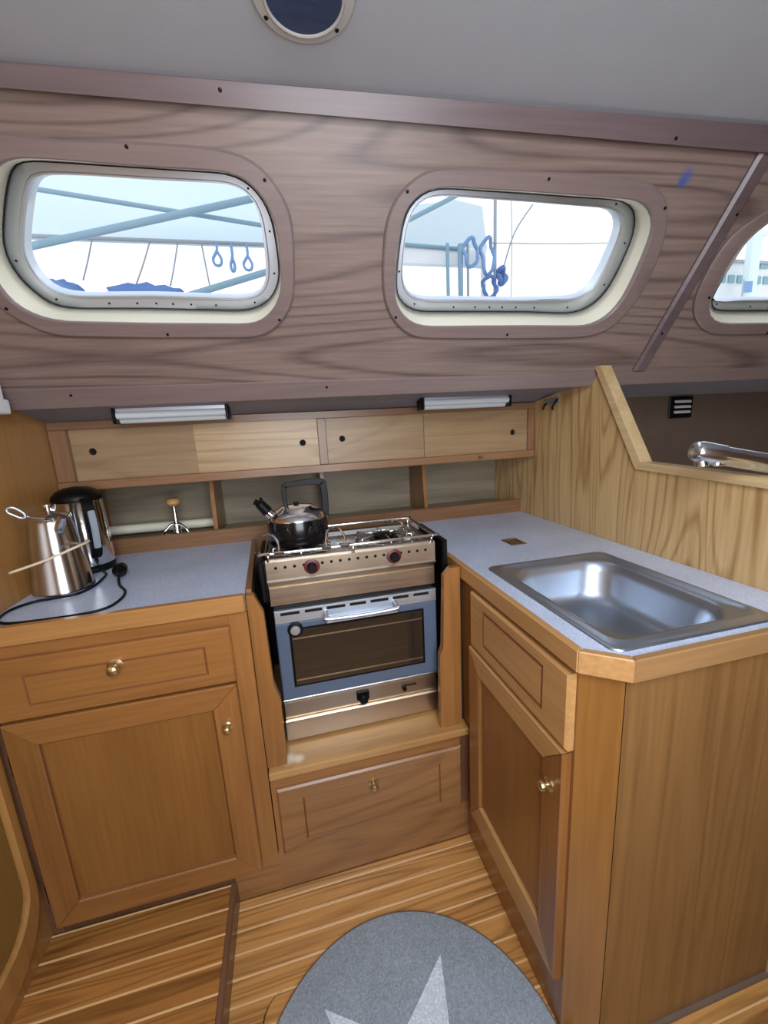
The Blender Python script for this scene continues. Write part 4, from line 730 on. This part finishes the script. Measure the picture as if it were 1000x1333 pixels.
obj('lower_fascia', box(-.081, .386, 1.056, 1.066, .838, .888), 'bronzesteel', st)
# oven door
od = obj('oven_door', slab(F, -.076, .386, .556, .786, .014, None, bev=.003), 'blue_enamel', st)
vb = obj('vent_bar', slab(F, -.076, .386, .788, .826, .016, None, bev=.002), 'alloy', od)
for (a, b) in ((-.059, -.008), (.006, .053), (.065, .117), (.130, .176), (.189, .241), (.254, .301), (.316, .362)):
    obj('vent_slot', box(a, b, 1.0432, 1.0442, .812, .820), 'hole', od)
bm = bmesh.new()
tube(bm, smoothpts([(.062, 1.046, .806), (.062, 1.022, .800), (.066, 1.016, .796), (.16, 1.016, .793), (.255, 1.016, .796), (.259, 1.022, .800), (.259, 1.046, .806)], 5), .0055, 10)
bx(bm, .062, .259, 1.016, 1.046, .784, .789)
obj('handle', bm, 'alloy', od, label='pale steel grab handle', smooth='auto')
bm = slab(F, -.042, .346, .592, .770, .0160, None, bev=.002); obj('window_gasket', bm, 'black', od)
bm = slab(F, -.036, .340, .598, .764, .0172, None, bev=.001); obj('oven_glass', bm, 'ovenglass', od)
for z in (.612, .738): obj('rack_bar', box(-.034, .338, 1.0422, 1.0429, z, z + .0035), 'bronzesteel', od)
bm = bmesh.new(); lathe(bm, [(.021, 0), (.021, .004), (.018, .005)], (-.024, 1.0445, .768), (0, -1, 0), 28)
dl = obj('thermometer', bm, 'black', od, smooth='auto')
bm = bmesh.new(); lathe(bm, [(.014, .005), (.013, .0065), (.0, .007)], (-.024, 1.0445, .766), (0, -1, 0), 24); obj('dial', bm, 'alloy', od, smooth='auto')
obj('door_foot_strip', box(-.078, .388, 1.044, 1.062, .549, .557, bev=.002), 'steel', od)
# grill and bottom panels
obj('lower_panel', slab(FY(1.064), -.078, .384, .486, .538, .004, None, bev=.002), 'bronzesteel', st)
obj('panel_lip', box(-.080, .386, 1.050, 1.064, .478, .486, bev=.003), 'bronzesteel', st)
obj('bottom_panel', slab(FY(1.064), -.080, .384, .412, .476, .003, None, bev=.002), 'bronzesteel', st)
bm = bmesh.new(); bx(bm, .132, .170, 1.055, 1.060, .500, .530, .003); lathe(bm, [(.015, 0), (.013, .014), (.011, .016)], (.151, 1.055, .510), (0, -1, 0), 20)
obj('gas_valve_knob', bm, 'black', st)
bm = bmesh.new(); lathe(bm, [(.007, 0), (.006, .012)], (.279, 1.060, .513), (0, -1, 0), 14); bx(bm, .282, .318, 1.056, 1.060, .518, .521)
obj('igniter_lever', bm, 'black', st)
# fiddle rail round the hob and pot clamps
bm = bmesh.new(); z = .988
tube(bm, smoothpts([(-.078, 1.27, z), (-.078, 1.06, z), (-.074, 1.047, z), (-.066, 1.043, z), (.36, 1.043, z), (.376, 1.046, z), (.382, 1.06, z), (.382, 1.27, z), (.376, 1.293, z), (.2, 1.297, z), (-.07, 1.293, z)], 5), .0045, 10, cyc=True)
for x, y in ((-.074, 1.05), (.378, 1.05), (.15, 1.043), (-.074, 1.285), (.378, 1.285)): tube(bm, [(x, y, .965), (x, y, z)], .004, 8)
obj('fiddle_rail', bm, 'chrome', st, smooth=True)
for x, s in ((-.045, -1), (.078, 1), (.128, -1), (.300, -1)):
    bm = bmesh.new()
    tube(bm, smoothpts([(x, 1.043, .988), (x + .002, 1.046, 1.01), (x + .008 * s, 1.055, 1.030), (x + .022 * s, 1.075, 1.034), (x + .040 * s, 1.12, 1.02)], 6), .003, 8)
    bx(bm, x - .014, x + .014, 1.036, 1.050, .981, .994, .003)
    obj('pot_clamp', bm, 'chrome', st, smooth='auto')
for x in (.012, .268):
    bm = bmesh.new(); lathe(bm, [(.045, 0), (.045, .006), (.03, .008), (.03, .014), (.034, .016), (.02, .0175), (0, .018)], (x, 1.175, .955), (0, 0, 1), 28)
    obj('burner', bm, 'black', st, smooth='auto')
    bm = bmesh.new(); zz = .975
    tube(bm, [(x + .088 * math.cos(2 * PI * k / 32), 1.175 + .088 * math.sin(2 * PI * k / 32), zz - .012) for k in range(32)], .003, 6, cyc=True)
    for k in range(6):
        a = PI / 6 + 2 * PI * k / 6; ca, sa = math.cos(a), math.sin(a)
        tube(bm, [(x + .090 * ca, 1.175 + .090 * sa, .957), (x + .088 * ca, 1.175 + .088 * sa, zz), (x + .025 * ca, 1.175 + .025 * sa, zz)], .003, 6)
    obj('pan_support', bm, 'chrome', st, smooth=True)
# gimbal arms
for x in (-.100, .404):
    bm = bmesh.new(); bx(bm, x, x + .015, 1.03, 1.25, .86, .975, .004)
    tube(bm, [(x + .01, 1.2, .87), (x + .03 * (1 if x < 0 else -1), 1.2, .87)], .008, 10)
    obj('gimbal_arm', bm, 'black', st)

# ================================================================== kettle on the left burner
cx, cy, cz = .012, 1.172, .978
kt = thing('stove_kettle', (cx, cy, cz), 'black whistling kettle with a chrome top on the left burner', 'kettle')
bm = bmesh.new(); lathe(bm, [(0, 0), (.074, 0), (.081, .004), (.085, .014), (.0865, .034), (.0865, .060), (.0845, .076), (.08, .08)], (cx, cy, cz), n=48)
obj('body', bm, 'black_gloss', kt, smooth='auto')
bm = bmesh.new(); lathe(bm, [(.080, .070), (.0850, .0755), (.084, .079), (.076, .090), (.064, .099), (.048, .106), (.046, .109), (.03, .112), (0, .113)], (cx, cy, cz), n=48)
obj('shoulder', bm, 'chrome', kt, smooth='auto')
bm = bmesh.new(); lathe(bm, [(.004, .110), (.005, .114), (.009, .117), (.008, .120), (0, .121)], (cx, cy, cz), n=20)
obj('lid_knob', bm, 'black', kt, smooth='auto')
bm = bmesh.new(); tube(bm, [(cx - .055, cy - .01, cz + .075), (cx - .078, cy - .014, cz + .098), (cx - .092, cy - .018, cz + .118)], [.017, .014, .011], 16)
sp = obj('spout', bm, 'chrome', kt, smooth='auto')
bm = bmesh.new(); tube(bm, [(cx - .080, cy - .015, cz + .101), (cx - .100, cy - .019, cz + .128)], [.0155, .0135], 16)
tube(bm, [(cx - .098, cy - .019, cz + .126), (cx - .112, cy - .022, cz + .134)], [.006, .009], 8)
tube(bm, [(cx - .095, cy - .019, cz + .128), (cx - .094, cy - .019, cz + .144)], [.006, .004], 8)
obj('whistle', bm, 'black', sp, smooth='auto')
bm = bmesh.new()
hp = smoothpts([(cx - .030, cy + .01, cz + .085), (cx - .030, cy + .01, cz + .120), (cx - .030, cy + .01, cz + .160), (cx - .020, cy + .01, cz + .170), (cx + .03, cy + .01, cz + .174), (cx + .075, cy + .01, cz + .172), (cx + .082, cy + .01, cz + .160), (cx + .084, cy + .01, cz + .120), (cx + .082, cy + .01, cz + .070)], 6)
rings = []
n_ = len(hp)
for i, p in enumerate(hp):
    t_ = (hp[min(i + 1, n_ - 1)] - hp[max(i - 1, 0)]).normalized(); nn = Vector((0, 1, 0)); bb = t_.cross(nn)
    w_ = .005 + .0045 * min(1, i / n_ * 1.6); dd = .010
    rings.append([p + bb * w_ + nn * dd, p - bb * w_ + nn * dd, p - bb * w_ - nn * dd, p + bb * w_ - nn * dd])
loft(bm, rings, True, True); bmesh.ops.bevel(bm, geom=[e for e in bm.edges], offset=.0015, segments=1, affect='EDGES')
obj('handle', bm, 'black', kt, label='square black loop handle')

# ================================================================== steel pots at the left
cx, cy, cz = -.622, 1.212, .909
pc = thing('coffee_pot', (cx, cy, cz), 'tapered stainless pot with a small lid knob, front of the two at the left wall', 'pot')
bm = bmesh.new(); lathe(bm, [(0, 0), (.066, 0), (.069, .003), (.069, .008), (.067, .014), (.058, .10), (.050, .165), (.046, .192), (.047, .198), (.044, .2)], (cx, cy, cz), n=56)
obj('body', bm, 'potsteel', pc, smooth='auto')
bm = bmesh.new(); lathe(bm, [(.045, .198), (.046, .203), (.038, .208), (.018, .214), (.005, .217), (.005, .226), (.011, .229), (.011, .234), (0, .236)], (cx, cy, cz), n=36)
obj('lid', bm, 'chrome', pc, smooth='auto')
bm = bmesh.new(); tube(bm, [(cx + .03, cy - .03, cz + .17), (cx + .045, cy - .045, cz + .19), (cx + .055, cy - .053, cz + .207)], [.012, .012, .009], 12)
obj('spout', bm, 'chrome', pc, smooth='auto')
bm = bmesh.new()
tube(bm, smoothpts([(-.612, 1.175, 1.113), (-.615, 1.15, 1.118), (-.627, 1.131, 1.128)], 4), .0022, 8)
L = [(-.6585, 1.120, 1.150), (-.650, 1.122, 1.154), (-.640, 1.126, 1.148), (-.630, 1.130, 1.135), (-.630, 1.130, 1.126), (-.638, 1.128, 1.126), (-.648, 1.124, 1.134), (-.657, 1.121, 1.142)]
tube(bm, smoothpts(L + [L[0]], 4)[:-1], .0035, 8, cyc=True)
obj('lid_clip', bm, 'alloy', pc, label='thin chrome loop on an arm', smooth=True)
bm = bmesh.new()
tube(bm, smoothpts([(-.566, 1.232, 1.026), (-.546, 1.208, 1.036), (-.530, 1.175, 1.041), (-.548, 1.135, 1.036), (-.600, 1.114, 1.018), (-.676, 1.106, .998)], 6), .0032, 8)
obj('bail_handle', bm, 'rod', pc, label='cream sleeved wire handle slanting across the pot', smooth=True)

cx, cy = -.630, 1.388
ek = thing('electric_kettle', (cx, cy, cz), 'taller stainless electric kettle with a black domed lid, behind the tapered pot', 'kettle')
bm = bmesh.new(); lathe(bm, [(0, 0), (.066, 0), (.067, .004), (.066, .014), (.060, .018)], (cx, cy, cz), n=40); obj('power_base', bm, 'black', ek, smooth='auto')
bm = bmesh.new(); lathe(bm, [(.062, .018), (.0665, .022), (.067, .05), (.065, .13), (.062, .212), (.063, .218), (.060, .224)], (cx, cy, cz), n=56); obj('body', bm, 'chrome', ek, smooth='auto')
bm = bmesh.new(); lathe(bm, [(.0635, .218), (.065, .226), (.062, .236), (.050, .248), (.030, .257), (0, .261)], (cx, cy, cz), n=40)
hd = Vector((.62, -.78, 0)).normalized()
C0 = Vector((cx, cy, cz))
obj('lid', bm, 'black', ek, smooth='auto')
bm = bmesh.new()
sd = Vector((-hd.y, hd.x, 0))
def flatbar(bm, pts, w, th):
    rings = []; m = len(pts)
    for i, p in enumerate(pts):
        t_ = (pts[min(i + 1, m - 1)] - pts[max(i - 1, 0)]).normalized(); bb = t_.cross(sd).normalized()
        rings.append([p + bb * th + sd * w, p - bb * th + sd * w, p - bb * th - sd * w, p + bb * th - sd * w])
    loft(bm, rings, True, True); bmesh.ops.bevel(bm, geom=bm.edges[:], offset=.002, segments=2, affect='EDGES'); return bm
def kp(r, z): return C0 + hd * r + Vector((0, 0, z))
flatbar(bm, smoothpts([kp(.058, .222), kp(.080, .222), kp(.096, .200), kp(.100, .14), kp(.094, .08), kp(.078, .055), kp(.064, .055)], 5), .012, .006)
hh = obj('handle', bm, 'black', ek)
bm = bmesh.new()
flatbar(bm, smoothpts([kp(.1035, .195), kp(.1075, .14), kp(.1015, .082)], 5), .009, .0025)
obj('grip_inlay', bm, 'greylid', hh)
bm = bmesh.new(); tube(bm, [tuple(C0 + Vector((-.05, -.03, .195))), tuple(C0 + Vector((-.064, -.045, .212)))], [.02, .010], 12); obj('spout', bm, 'chrome', ek, smooth='auto')

pw = thing('power_cord', (-.55, 1.1, .909), 'black power cord with a plug curling over the left worktop', 'cord')
zc = .9125
path = [(-.582, 1.335, zc + .004), (-.556, 1.300, zc), (-.548, 1.255, zc), (-.546, 1.195, zc), (-.565, 1.145, zc), (-.61, 1.132, zc), (-.65, 1.125, zc), (-.678, 1.09, zc), (-.678, 1.045, zc), (-.66, 1.012, zc),
        (-.62, .995, zc), (-.54, .992, zc), (-.475, .998, zc), (-.443, 1.02, zc), (-.434, 1.07, zc), (-.444, 1.12, zc), (-.472, 1.165, zc + .003), (-.488, 1.205, zc + .010), (-.497, 1.232, zc + .013)]
bm = bmesh.new(); tube(bm, smoothpts(path, 6), .0034, 8); obj('cable', bm, 'black', pw, smooth=True)
bm = bmesh.new()
tube(bm, [(-.495, 1.225, .927), (-.500, 1.245, .928), (-.503, 1.258, .929), (-.508, 1.285, .929)], [.006, .010, .019, .017], 14)
pl = obj('plug', bm, 'black', pw, smooth='auto')
for dx, dz in ((-.006, -.006), (.006, -.006), (0, .007)):
    bm = bmesh.new(); tube(bm, [(-.506 + dx, 1.283, .929 + dz), (-.511 + dx, 1.303, .929 + dz)], .0022, 6); obj('pin', bm, 'chrome', pl)

# corkscrew standing in the recess
cx, cy, cz = -.425, 1.605, .933
ck = thing('corkscrew', (cx, cy, cz), 'small chrome double-lever gadget with a round wooden top in the shelf recess', 'corkscrew')
bm = bmesh.new(); lathe(bm, [(.020, 0), (.021, .004), (.013, .02), (.012, .05), (.009, .055), (.007, .06), (.007, .12)], (cx, cy, cz), n=24); obj('barrel', bm, 'chrome', ck, smooth='auto')
bm = bmesh.new(); lathe(bm, [(.006, .118), (.018, .122), (.024, .130), (.024, .140), (.018, .147), (0, .150)], (cx, cy, cz), n=24); obj('top_knob', bm, 'woodknob', ck, label='round wooden knob', smooth='auto')
for s in (-1, 1):
    bm = bmesh.new(); tube(bm, smoothpts([(cx + s * .010, cy - .01, cz + .055), (cx + s * .024, cy - .015, cz + .045), (cx + s * .038, cy - .02, cz + .028), (cx + s * .050, cy - .02, cz + .008)], 4), [.005] * 13, 8)
    obj('lever', bm, 'chrome', ck, smooth=True)

# ================================================================== lamps under the side deck
def lamp(x0, x1, y, z, label):
    t = thing('strip_light', ((x0 + x1) / 2, y, z), label, 'lamp', 'strip lights under the side deck')
    obj('housing', box(x0 + .008, x1 - .008, y - .018, y + .030, z - .006, z + .010, bev=.002), 'alloy', t)
    bm = bmesh.new()
    for yy, zz, r in ((y - .014, z - .012, .011), (y + .012, z - .020, .015)):
        tube(bm, [(x0 + .010, yy, zz), (x1 - .010, yy, zz)], r, 18)
    obj('diffuser', bm, 'tube', t, smooth='auto')
    for x in (x0, x1 - .010): obj('end_cap', box(x, x + .010, y - .027, y + .032, z - .036, z + .012, bev=.003), 'black', t)
lamp(-.475, -.158, 1.352, 1.380, 'slim strip light above the left pair of sliding doors')
lamp(.458, .795, 1.352, 1.382, 'slim strip light above the right pair of sliding doors')

# ================================================================== small fittings
pr = thing('deck_porthole', (.091, .742, 1.9335), 'round dark deck light in a cream ring in the ceiling', 'porthole')
bm = bmesh.new(); lathe(bm, [(.057, .0), (.057, .009), (.060, .010), (.063, .006), (.076, .005), (.080, .0)], (.091, .742, 1.9335), (0, 0, -1), 56)
bm2 = bm; obj('ring', bm2, 'portring', pr, smooth='auto')
bm = bmesh.new(); lathe(bm, [(.0568, 0), (.0565, .0078), (.03, .0082), (0, .0084)], (.091, .742, 1.9335), (0, 0, -1), 48); obj('lens', bm, 'portglass', pr, smooth='auto')
for a in (143, 38, 270):
    bm = bmesh.new(); lathe(bm, [(.004, .005), (.003, .0068)], (.091 + .070 * math.cos(math.radians(a)), .742 + .070 * math.sin(math.radians(a)), 1.9335), (0, 0, -1), 10); obj('screw', bm, 'black', pr)

vt = thing('air_vent', (1.68, 1.45, 1.315), 'small white louvred vent on the dark lining beyond the bulkhead', 'vent')
obj('vent_frame', box(1.620, 1.745, 1.442, 1.450, 1.270, 1.362, bev=.003), 'black', vt)
for i in range(3):
    z = 1.290 + i * .022
    bm = bmesh.new(); hexa(bm, [(1.642, 1.437, z), (1.728, 1.437, z), (1.728, 1.442, z + .008), (1.642, 1.442, z + .008)], [(1.642, 1.434, z + .003), (1.728, 1.434, z + .003), (1.728, 1.439, z + .011), (1.642, 1.439, z + .011)])
    obj('slat', bm, 'white', vt)


tp = thing('mixer_tap', (1.01, .632, 1.10), 'chrome tubular tap spout reaching over the low bulkhead above the sink', 'tap')
A_, B_ = Vector((.836, .680, 1.2115)), Vector((1.16, .590, 1.137)); dv = (B_ - A_).normalized()
def on_(s): return A_ + dv * s
bm = bmesh.new(); tube(bm, [on_(0), on_(.003), on_(.012), on_(.060), on_(.062)], [.014, .019, .0225, .0225, .0205], 24)
obj('nozzle_sleeve', bm, 'tapsteel', tp, smooth='auto')
bm = bmesh.new(); tube(bm, [on_(.060), on_(.33)], .0205, 24); obj('spout', bm, 'tapsteel', tp, smooth='auto')
bm = bmesh.new(); q = on_(.018); lathe(bm, [(.0125, 0), (.0125, .017), (.009, .018)], q + Vector((0, 0, -.014)), (0, -.2, -1), 20)
bx(bm, q.x + .018, q.x + .05, q.y - .022, q.y - .008, q.z - .031, q.z - .016, .003)
obj('aerator', bm, 'tapsteel', tp, smooth='auto')
bm = bmesh.new(); q = on_(.21); lathe(bm, [(.02, 0), (.02, .10), (.024, .11)], q, (0, 0, -1), 24); bx(bm, .986, q.x, q.y - .012, q.y + .012, 1.07, 1.10, .003)
obj('tap_body', bm, 'tapsteel', tp, smooth='auto')

hk = thing('coat_hook', (.96, 1.335, 1.35), 'small dark double hook high on the bulkhead by the right lamp', 'hook')
bm = bmesh.new(); tube(bm, smoothpts([(.964, 1.30, 1.365), (.950, 1.30, 1.350), (.944, 1.305, 1.335), (.952, 1.312, 1.328)], 4), .0035, 8); obj('hook', bm, 'black', hk, smooth=True)
bm = bmesh.new(); tube(bm, smoothpts([(.964, 1.365, 1.352), (.952, 1.365, 1.342), (.950, 1.367, 1.330)], 4), .0035, 8); obj('hook', bm, 'black', hk, smooth=True)
obj('hook_plate', box(.961, .966, 1.295, 1.372, 1.350, 1.368, bev=.001), 'soffit', hk)

wf = thing('white_fitting', (-.69, 1.21, 1.40), 'white plastic fitting at the top of the left bulkhead by the picture edge', 'fitting')
obj('fitting_body', box(-.700, -.662, 1.175, 1.235, 1.375, 1.412, bev=.006, seg=2), 'white', wf)
obj('fitting_cover', box(-.700, -.666, 1.185, 1.225, 1.405, 1.450, bev=.006, seg=2), 'white', wf)

# rounded locker door low on the left bulkhead
ld = thing('locker_door', (-.70, .7, .5), 'low locker front with a rounded moulding in the left bulkhead beside the cabinet', 'door')
def YZ(x, y0, y1, z0, z1, r): return [(x, p[0], p[1]) for p in rrect(y0, y1, z0, z1, r, 8)]
bm = bmesh.new()
loft(bm, [YZ(-.700, .42, .958, .118, .86, .14), YZ(-.690, .42, .958, .118, .86, .14), YZ(-.684, .426, .952, .124, .854, .135), YZ(-.684, .448, .932, .196, .83, .10), YZ(-.690, .452, .928, .200, .826, .098), YZ(-.699, .452, .928, .200, .826, .098)])
obj('moulding', bm, 'bulkL', ld, smooth='auto')
bm = bmesh.new(); loft(bm, [YZ(-.699, .456, .924, .204, .822, .095), YZ(-.694, .457, .923, .205, .821, .094), YZ(-.692, .462, .918, .210, .816, .09)], True, True)
obj('door_panel', bm, 'yellow', ld)

# round mat with a star
mc = (.121, .505)
mt = thing('round_mat', (mc[0], mc[1], 0), 'round grey flecked mat with a pale star lying on the planked floor', 'mat')
bm = bmesh.new(); lathe(bm, [(.324, .0006), (.328, .003), (.328, .007), (.324, .0085), (0, .0085)], (mc[0], mc[1], 0), n=96); obj('mat_body', bm, 'mat_grey', mt, smooth='auto')
bm = bmesh.new(); lathe(bm, [(.3265, .001), (.3300, .002), (.3300, .0065), (.3265, .0075)], (mc[0], mc[1], 0), n=96); obj('binding', bm, 'mat_edge', mt, smooth='auto')
pts = []
for k in range(10):
    a = math.radians(58.5 + 36 * k); rr = .246 if k % 2 == 0 else .098
    pts.append((mc[0] + rr * math.cos(a), mc[1] + rr * math.sin(a)))
obj('star', prism(pts, 'Z', .0083, .0098), 'mat_pale', mt, label='pale five-pointed star')

# ================================================================== harbour outside the windows
aw = thing('boat_awning', (-.6, 3.6, 2.0), 'pale blue canvas awning of a neighbouring boat seen through the left window', 'awning')
bm = bmesh.new(); hexa(bm, [(-2.6, 3.05, 2.50), (.35, 3.05, 2.53), (.55, 4.6, 4.4), (-3.2, 4.6, 4.2)], [(-2.6, 3.08, 2.49), (.35, 3.08, 2.52), (.55, 4.63, 4.39), (-3.2, 4.63, 4.19)])
obj('canvas', bm, 'awning', aw)
for x in (-2.55, .33): obj('post', box(x - .02, x + .02, 3.04, 3.08, 2.05, 2.52), 'spar', aw)
nb = thing('boat_hull', (0, 3.5, .8), 'white deck edge of the neighbouring boat below the windows', 'boat')
obj('hull', box(-3.4, 3.4, 2.8, 5.0, .3, 2.05, bev=.04), 'hullwhite', nb); nc = thing('deck_coaming', (-1, 3.03, 2.051), 'white coaming on the neighbouring boat under the blue bundles', 'coaming'); obj('coaming', box(-1.5, -.45, 2.99, 3.07, 2.051, 2.14, bev=.01), 'hullwhite', nc)
bm = bmesh.new(); tube(bm, [(-2.6, 3.05, 2.50), (.35, 3.05, 2.53)], .012, 8); obj('hem', bm, 'rig', aw, smooth=True)
def pole(name, a, b, r, mat, label, cat, group=None):
    a, b = Vector(a), Vector(b); dd = (b - a).normalized()
    bm = bmesh.new(); tube(bm, [a, a + dd * .01, b - dd * .01, b], [r * .85, r, r, r * .85], 12)
    return obj(name, bm, mat, label=label, cat=cat, group=group, smooth='auto', loc=tuple(a))
pole('handrail', (-1.75, 2.9, 2.28), (.5, 2.9, 2.86), .020, 'spar', 'thick grey-blue rail crossing the left window, rising to the right', 'rail')
pole('boom', (-1.9, 2.98, 2.79), (.5, 2.98, 2.56), .013, 'spar', 'thinner grey-blue spar crossing the left window, falling to the right', 'spar')
pole('boat_hook', (-.76, 2.9, 2.078), (.35, 2.9, 2.42), .020, 'spar', 'grey pole slanting up from the bottom right of the left window', 'pole')
def line(name, pts, r, label, cat='rope', mat='rig', group=None):
    bm = bmesh.new(); tube(bm, smoothpts(pts, 5), r, 6)
    return obj(name, bm, mat, label=label, cat=cat, group=group, smooth=True, loc=tuple(pts[0]))
g = 'thin lines hanging below the awning'
for (x0, x1, z1, lb) in ((-1.02, -1.11, 2.28, 'leftmost thin line hanging below the awning in the left window'), (-.70, -.82, 2.26, 'second thin line from the left, below the awning near the middle of the left window'), (-.54, -.62, 2.26, 'third thin line from the left, hanging below the awning'), (-.40, -.38, 2.24, 'thin line hanging beside the blue rope loops in the left window')):
    line('hanging_line', [(x0, 3.05, 2.515), ((x0 + x1) / 2, 3.05, (2.5 + z1) / 2), (x1, 3.05, z1)], .005, lb, 'rope', 'rig', g)
for (x, z, w_) in ((-.31, 2.46, .025), (-.22, 2.43, .012), (-.125, 2.44, .026)):
    bm = bmesh.new(); tube(bm, smoothpts([(x, 3.04, 2.52), (x + .004, 3.0, z), (x - w_, 3.0, z - .05), (x - w_ * .6, 3.0, z - .085), (x + w_ * .6, 3.0, z - .085), (x + w_, 3.0, z - .05), (x, 3.0, z)], 4), .009, 6)
    lb = {-.31: 'blue rope loop nearest the middle of the left window', -.22: 'narrow blue rope hank between two wider loops', -.125: 'teardrop blue rope hank nearest the right of the left window'}[x]
    obj('rope_hank', bm, 'rope', label=lb, cat='rope', smooth=True, loc=(x, 3.0, z))
random.seed(3)
def bundle(name, x0, x1, y, z, h, label):
    bm = bmesh.new(); n = 9; rings = []
    for i in range(n):
        t = i / (n - 1); x = x0 + (x1 - x0) * t; s = (.4 + .6 * math.sin(PI * min(1, .1 + t * .85))) * (1 + random.uniform(-.2, .2))
        rings.append([(x + random.uniform(-.01, .01), y + .06 * math.cos(a), z + h * s * math.sin(a)) for a in [2 * PI * k / 12 for k in range(12)]])
    loft(bm, rings, True, True); obj(name, bm, 'bluecover', label=label, cat='sail bag', smooth=True, loc=((x0 + x1) / 2, y, z))
bundle('sail_bag', -.96, -.55, 3.03, 2.20, .065, 'dark blue canvas bundle low in the middle of the left window')
bundle('sail_bag', -1.36, -1.12, 3.03, 2.205, .066, 'small dark blue canvas bundle low at the left of the left window')
# right window
sh = thing('spray_hood', (1.25, 3.4, 2.3), 'pale blue spray hood of a boat in the left half of the middle window', 'canopy')
bm = bmesh.new(); prof = [(.75, 2.60), (.80, 2.74), (1.0, 2.86), (1.4, 2.93), (1.62, 2.90), (1.66, 2.60)]
hexa(bm, [(x, 3.15, z) for x, z in prof], [(x + .1, 4.0, z + .35) for x, z in prof]); obj('hood_top', bm, 'awning', sh)
for x in (.76, 1.62): obj('hood_leg', box(x - .015, x + .015, 3.125, 3.155, 2.05, 2.50), 'hullwhite', sh)
obj('hood_side', box(.75, 1.64, 3.12, 3.16, 2.47, 2.60, bev=.01), 'hullwhite', sh)
bm = bmesh.new(); tube(bm, [(.75, 3.11, 2.60), (1.4, 3.11, 2.585)], .014, 8); obj('hood_frame', bm, 'spar', sh, smooth=True)
bm = bmesh.new(); tube(bm, [(.70, 2.95, 2.05), (.70, 2.95, 2.55), (1.50, 2.95, 2.94)], .016, 10)
obj('guard_rail', bm, 'spar', label='grey-blue rail slanting across the top left of the middle window', cat='rail', smooth='auto', loc=(.7, 2.95, 2.05))
gp = 'upright stanchions in the middle window'
for x, r in ((1.275, .013), (1.375, .019), (1.435, .010), (1.655, .012)):
    pole('stanchion', (x, 3.02, 2.05), (x, 3.02, 2.58 if r != .012 else 2.95), r, 'spar' if r > .012 else 'rig', {.013: 'slim upright stanchion, first from the left in the middle window', .019: 'thickest upright stanchion in the middle window', .010: 'thinnest upright under the rope hanks in the middle window', .012: 'tall thin upright near the centre of the middle window'}[r], 'post', gp)
for j, (x, z, w_, hgt, lb) in enumerate(((1.45, 2.52, .055, .09, 'bunched blue rope hanging at the stanchions of the middle window'), (1.585, 2.50, .05, .12, 'blue rope loop right of the bunched rope in the middle window'), (1.60, 2.29, .055, .07, 'round dark rope coil low in the middle window'), (1.70, 2.37, .025, .05, 'small dark block hanging right of the rope coil'))):
    bm = bmesh.new(); P = [(x + w_ * math.cos(a) * (1 + .15 * math.sin(5 * a + j)), 3.0 + .02 * math.sin(3 * a), z + hgt * math.sin(a)) for a in [2 * PI * k / 20 for k in range(20)]]
    tube(bm, P, .014 if j != 3 else .02, 6, cyc=True); obj('rope_coil', bm, 'rope' if j < 2 else 'bluecover', label=lb, cat='rope', smooth=True, loc=(x, 3.0, z))
line('shroud', [(1.95, 3.0, 2.86), (1.80, 3.0, 2.66), (1.70, 3.0, 2.38)], .006, 'rigging line slanting down to the dark block in the middle window')
line('shroud', [(1.89, 3.2, 3.0), (1.90, 3.2, 2.7), (1.90, 3.2, 2.05)], .004, 'fine vertical rigging line right of centre in the middle window')
line('guard_wire', [(1.6, 3.0, 2.59), (2.2, 3.0, 2.61), (2.9, 3.0, 2.655)], .004, 'fine horizontal guard wire across the middle window')
# quay buildings and tower, far off
bd = thing('quay_building', (20, 13.0, 3.5), 'white quayside building with a row of windows in the right window', 'building')
qy = thing('quay', (20, 13, .5), 'pale stone quay below the white building', 'quay'); obj('quay_edge', box(11, 30, 11, 16, .5, 1.0), 'hullwhite', qy)
obj('facade', box(13.0, 30.0, 12.6, 16.0, 1.0, 6.55), 'paint_wall', bd)
for i in range(9):
    x = 15.0 + i * .42; obj('window', box(x, x + .27, 12.55, 12.62, 5.86, 6.12), 'far_pane', bd)
for i in range(5):
    x = 17.2 + i * .5; obj('window', box(x, x + .35, 12.55, 12.62, 6.5 - .12, 6.5 + .14), 'far_pane', bd)
obj('parapet', box(12.9, 30.0, 12.5, 12.7, 6.53, 6.62), 'rig', bd)
tw = thing('mast_tower', (16.4, 11.9, 1), 'pale mast rising in front of the quay building in the right window', 'mast')
obj('mast', box(16.22, 16.62, 11.8, 12.1, 1.0, 8.2, bev=.06), 'awning', tw); obj('spreader', box(15.9, 16.95, 11.9, 12.0, 7.15, 7.3, bev=.03), 'awning', tw)
fg = thing('blue_flag', (15.55, 11.5, 1.0), 'small blue flag low in the right window', 'flag')
bm = bmesh.new(); tube(bm, [(15.55, 11.5, 1.0), (15.55, 11.5, 5.6)], .02, 6); obj('staff', bm, 'rig', fg)
bm = bmesh.new(); rings = [[(15.55 + .12 * i, 11.5 + .04 * math.sin(i * 1.3), 5.55), (15.55 + .12 * i, 11.52 + .04 * math.sin(i * 1.3), 5.55), (15.55 + .12 * i, 11.52 + .04 * math.sin(i * 1.3), 5.2), (15.55 + .12 * i, 11.5 + .04 * math.sin(i * 1.3), 5.2)] for i in range(4)]
loft(bm, rings, True, True); obj('flag_cloth', bm, 'rope', fg)
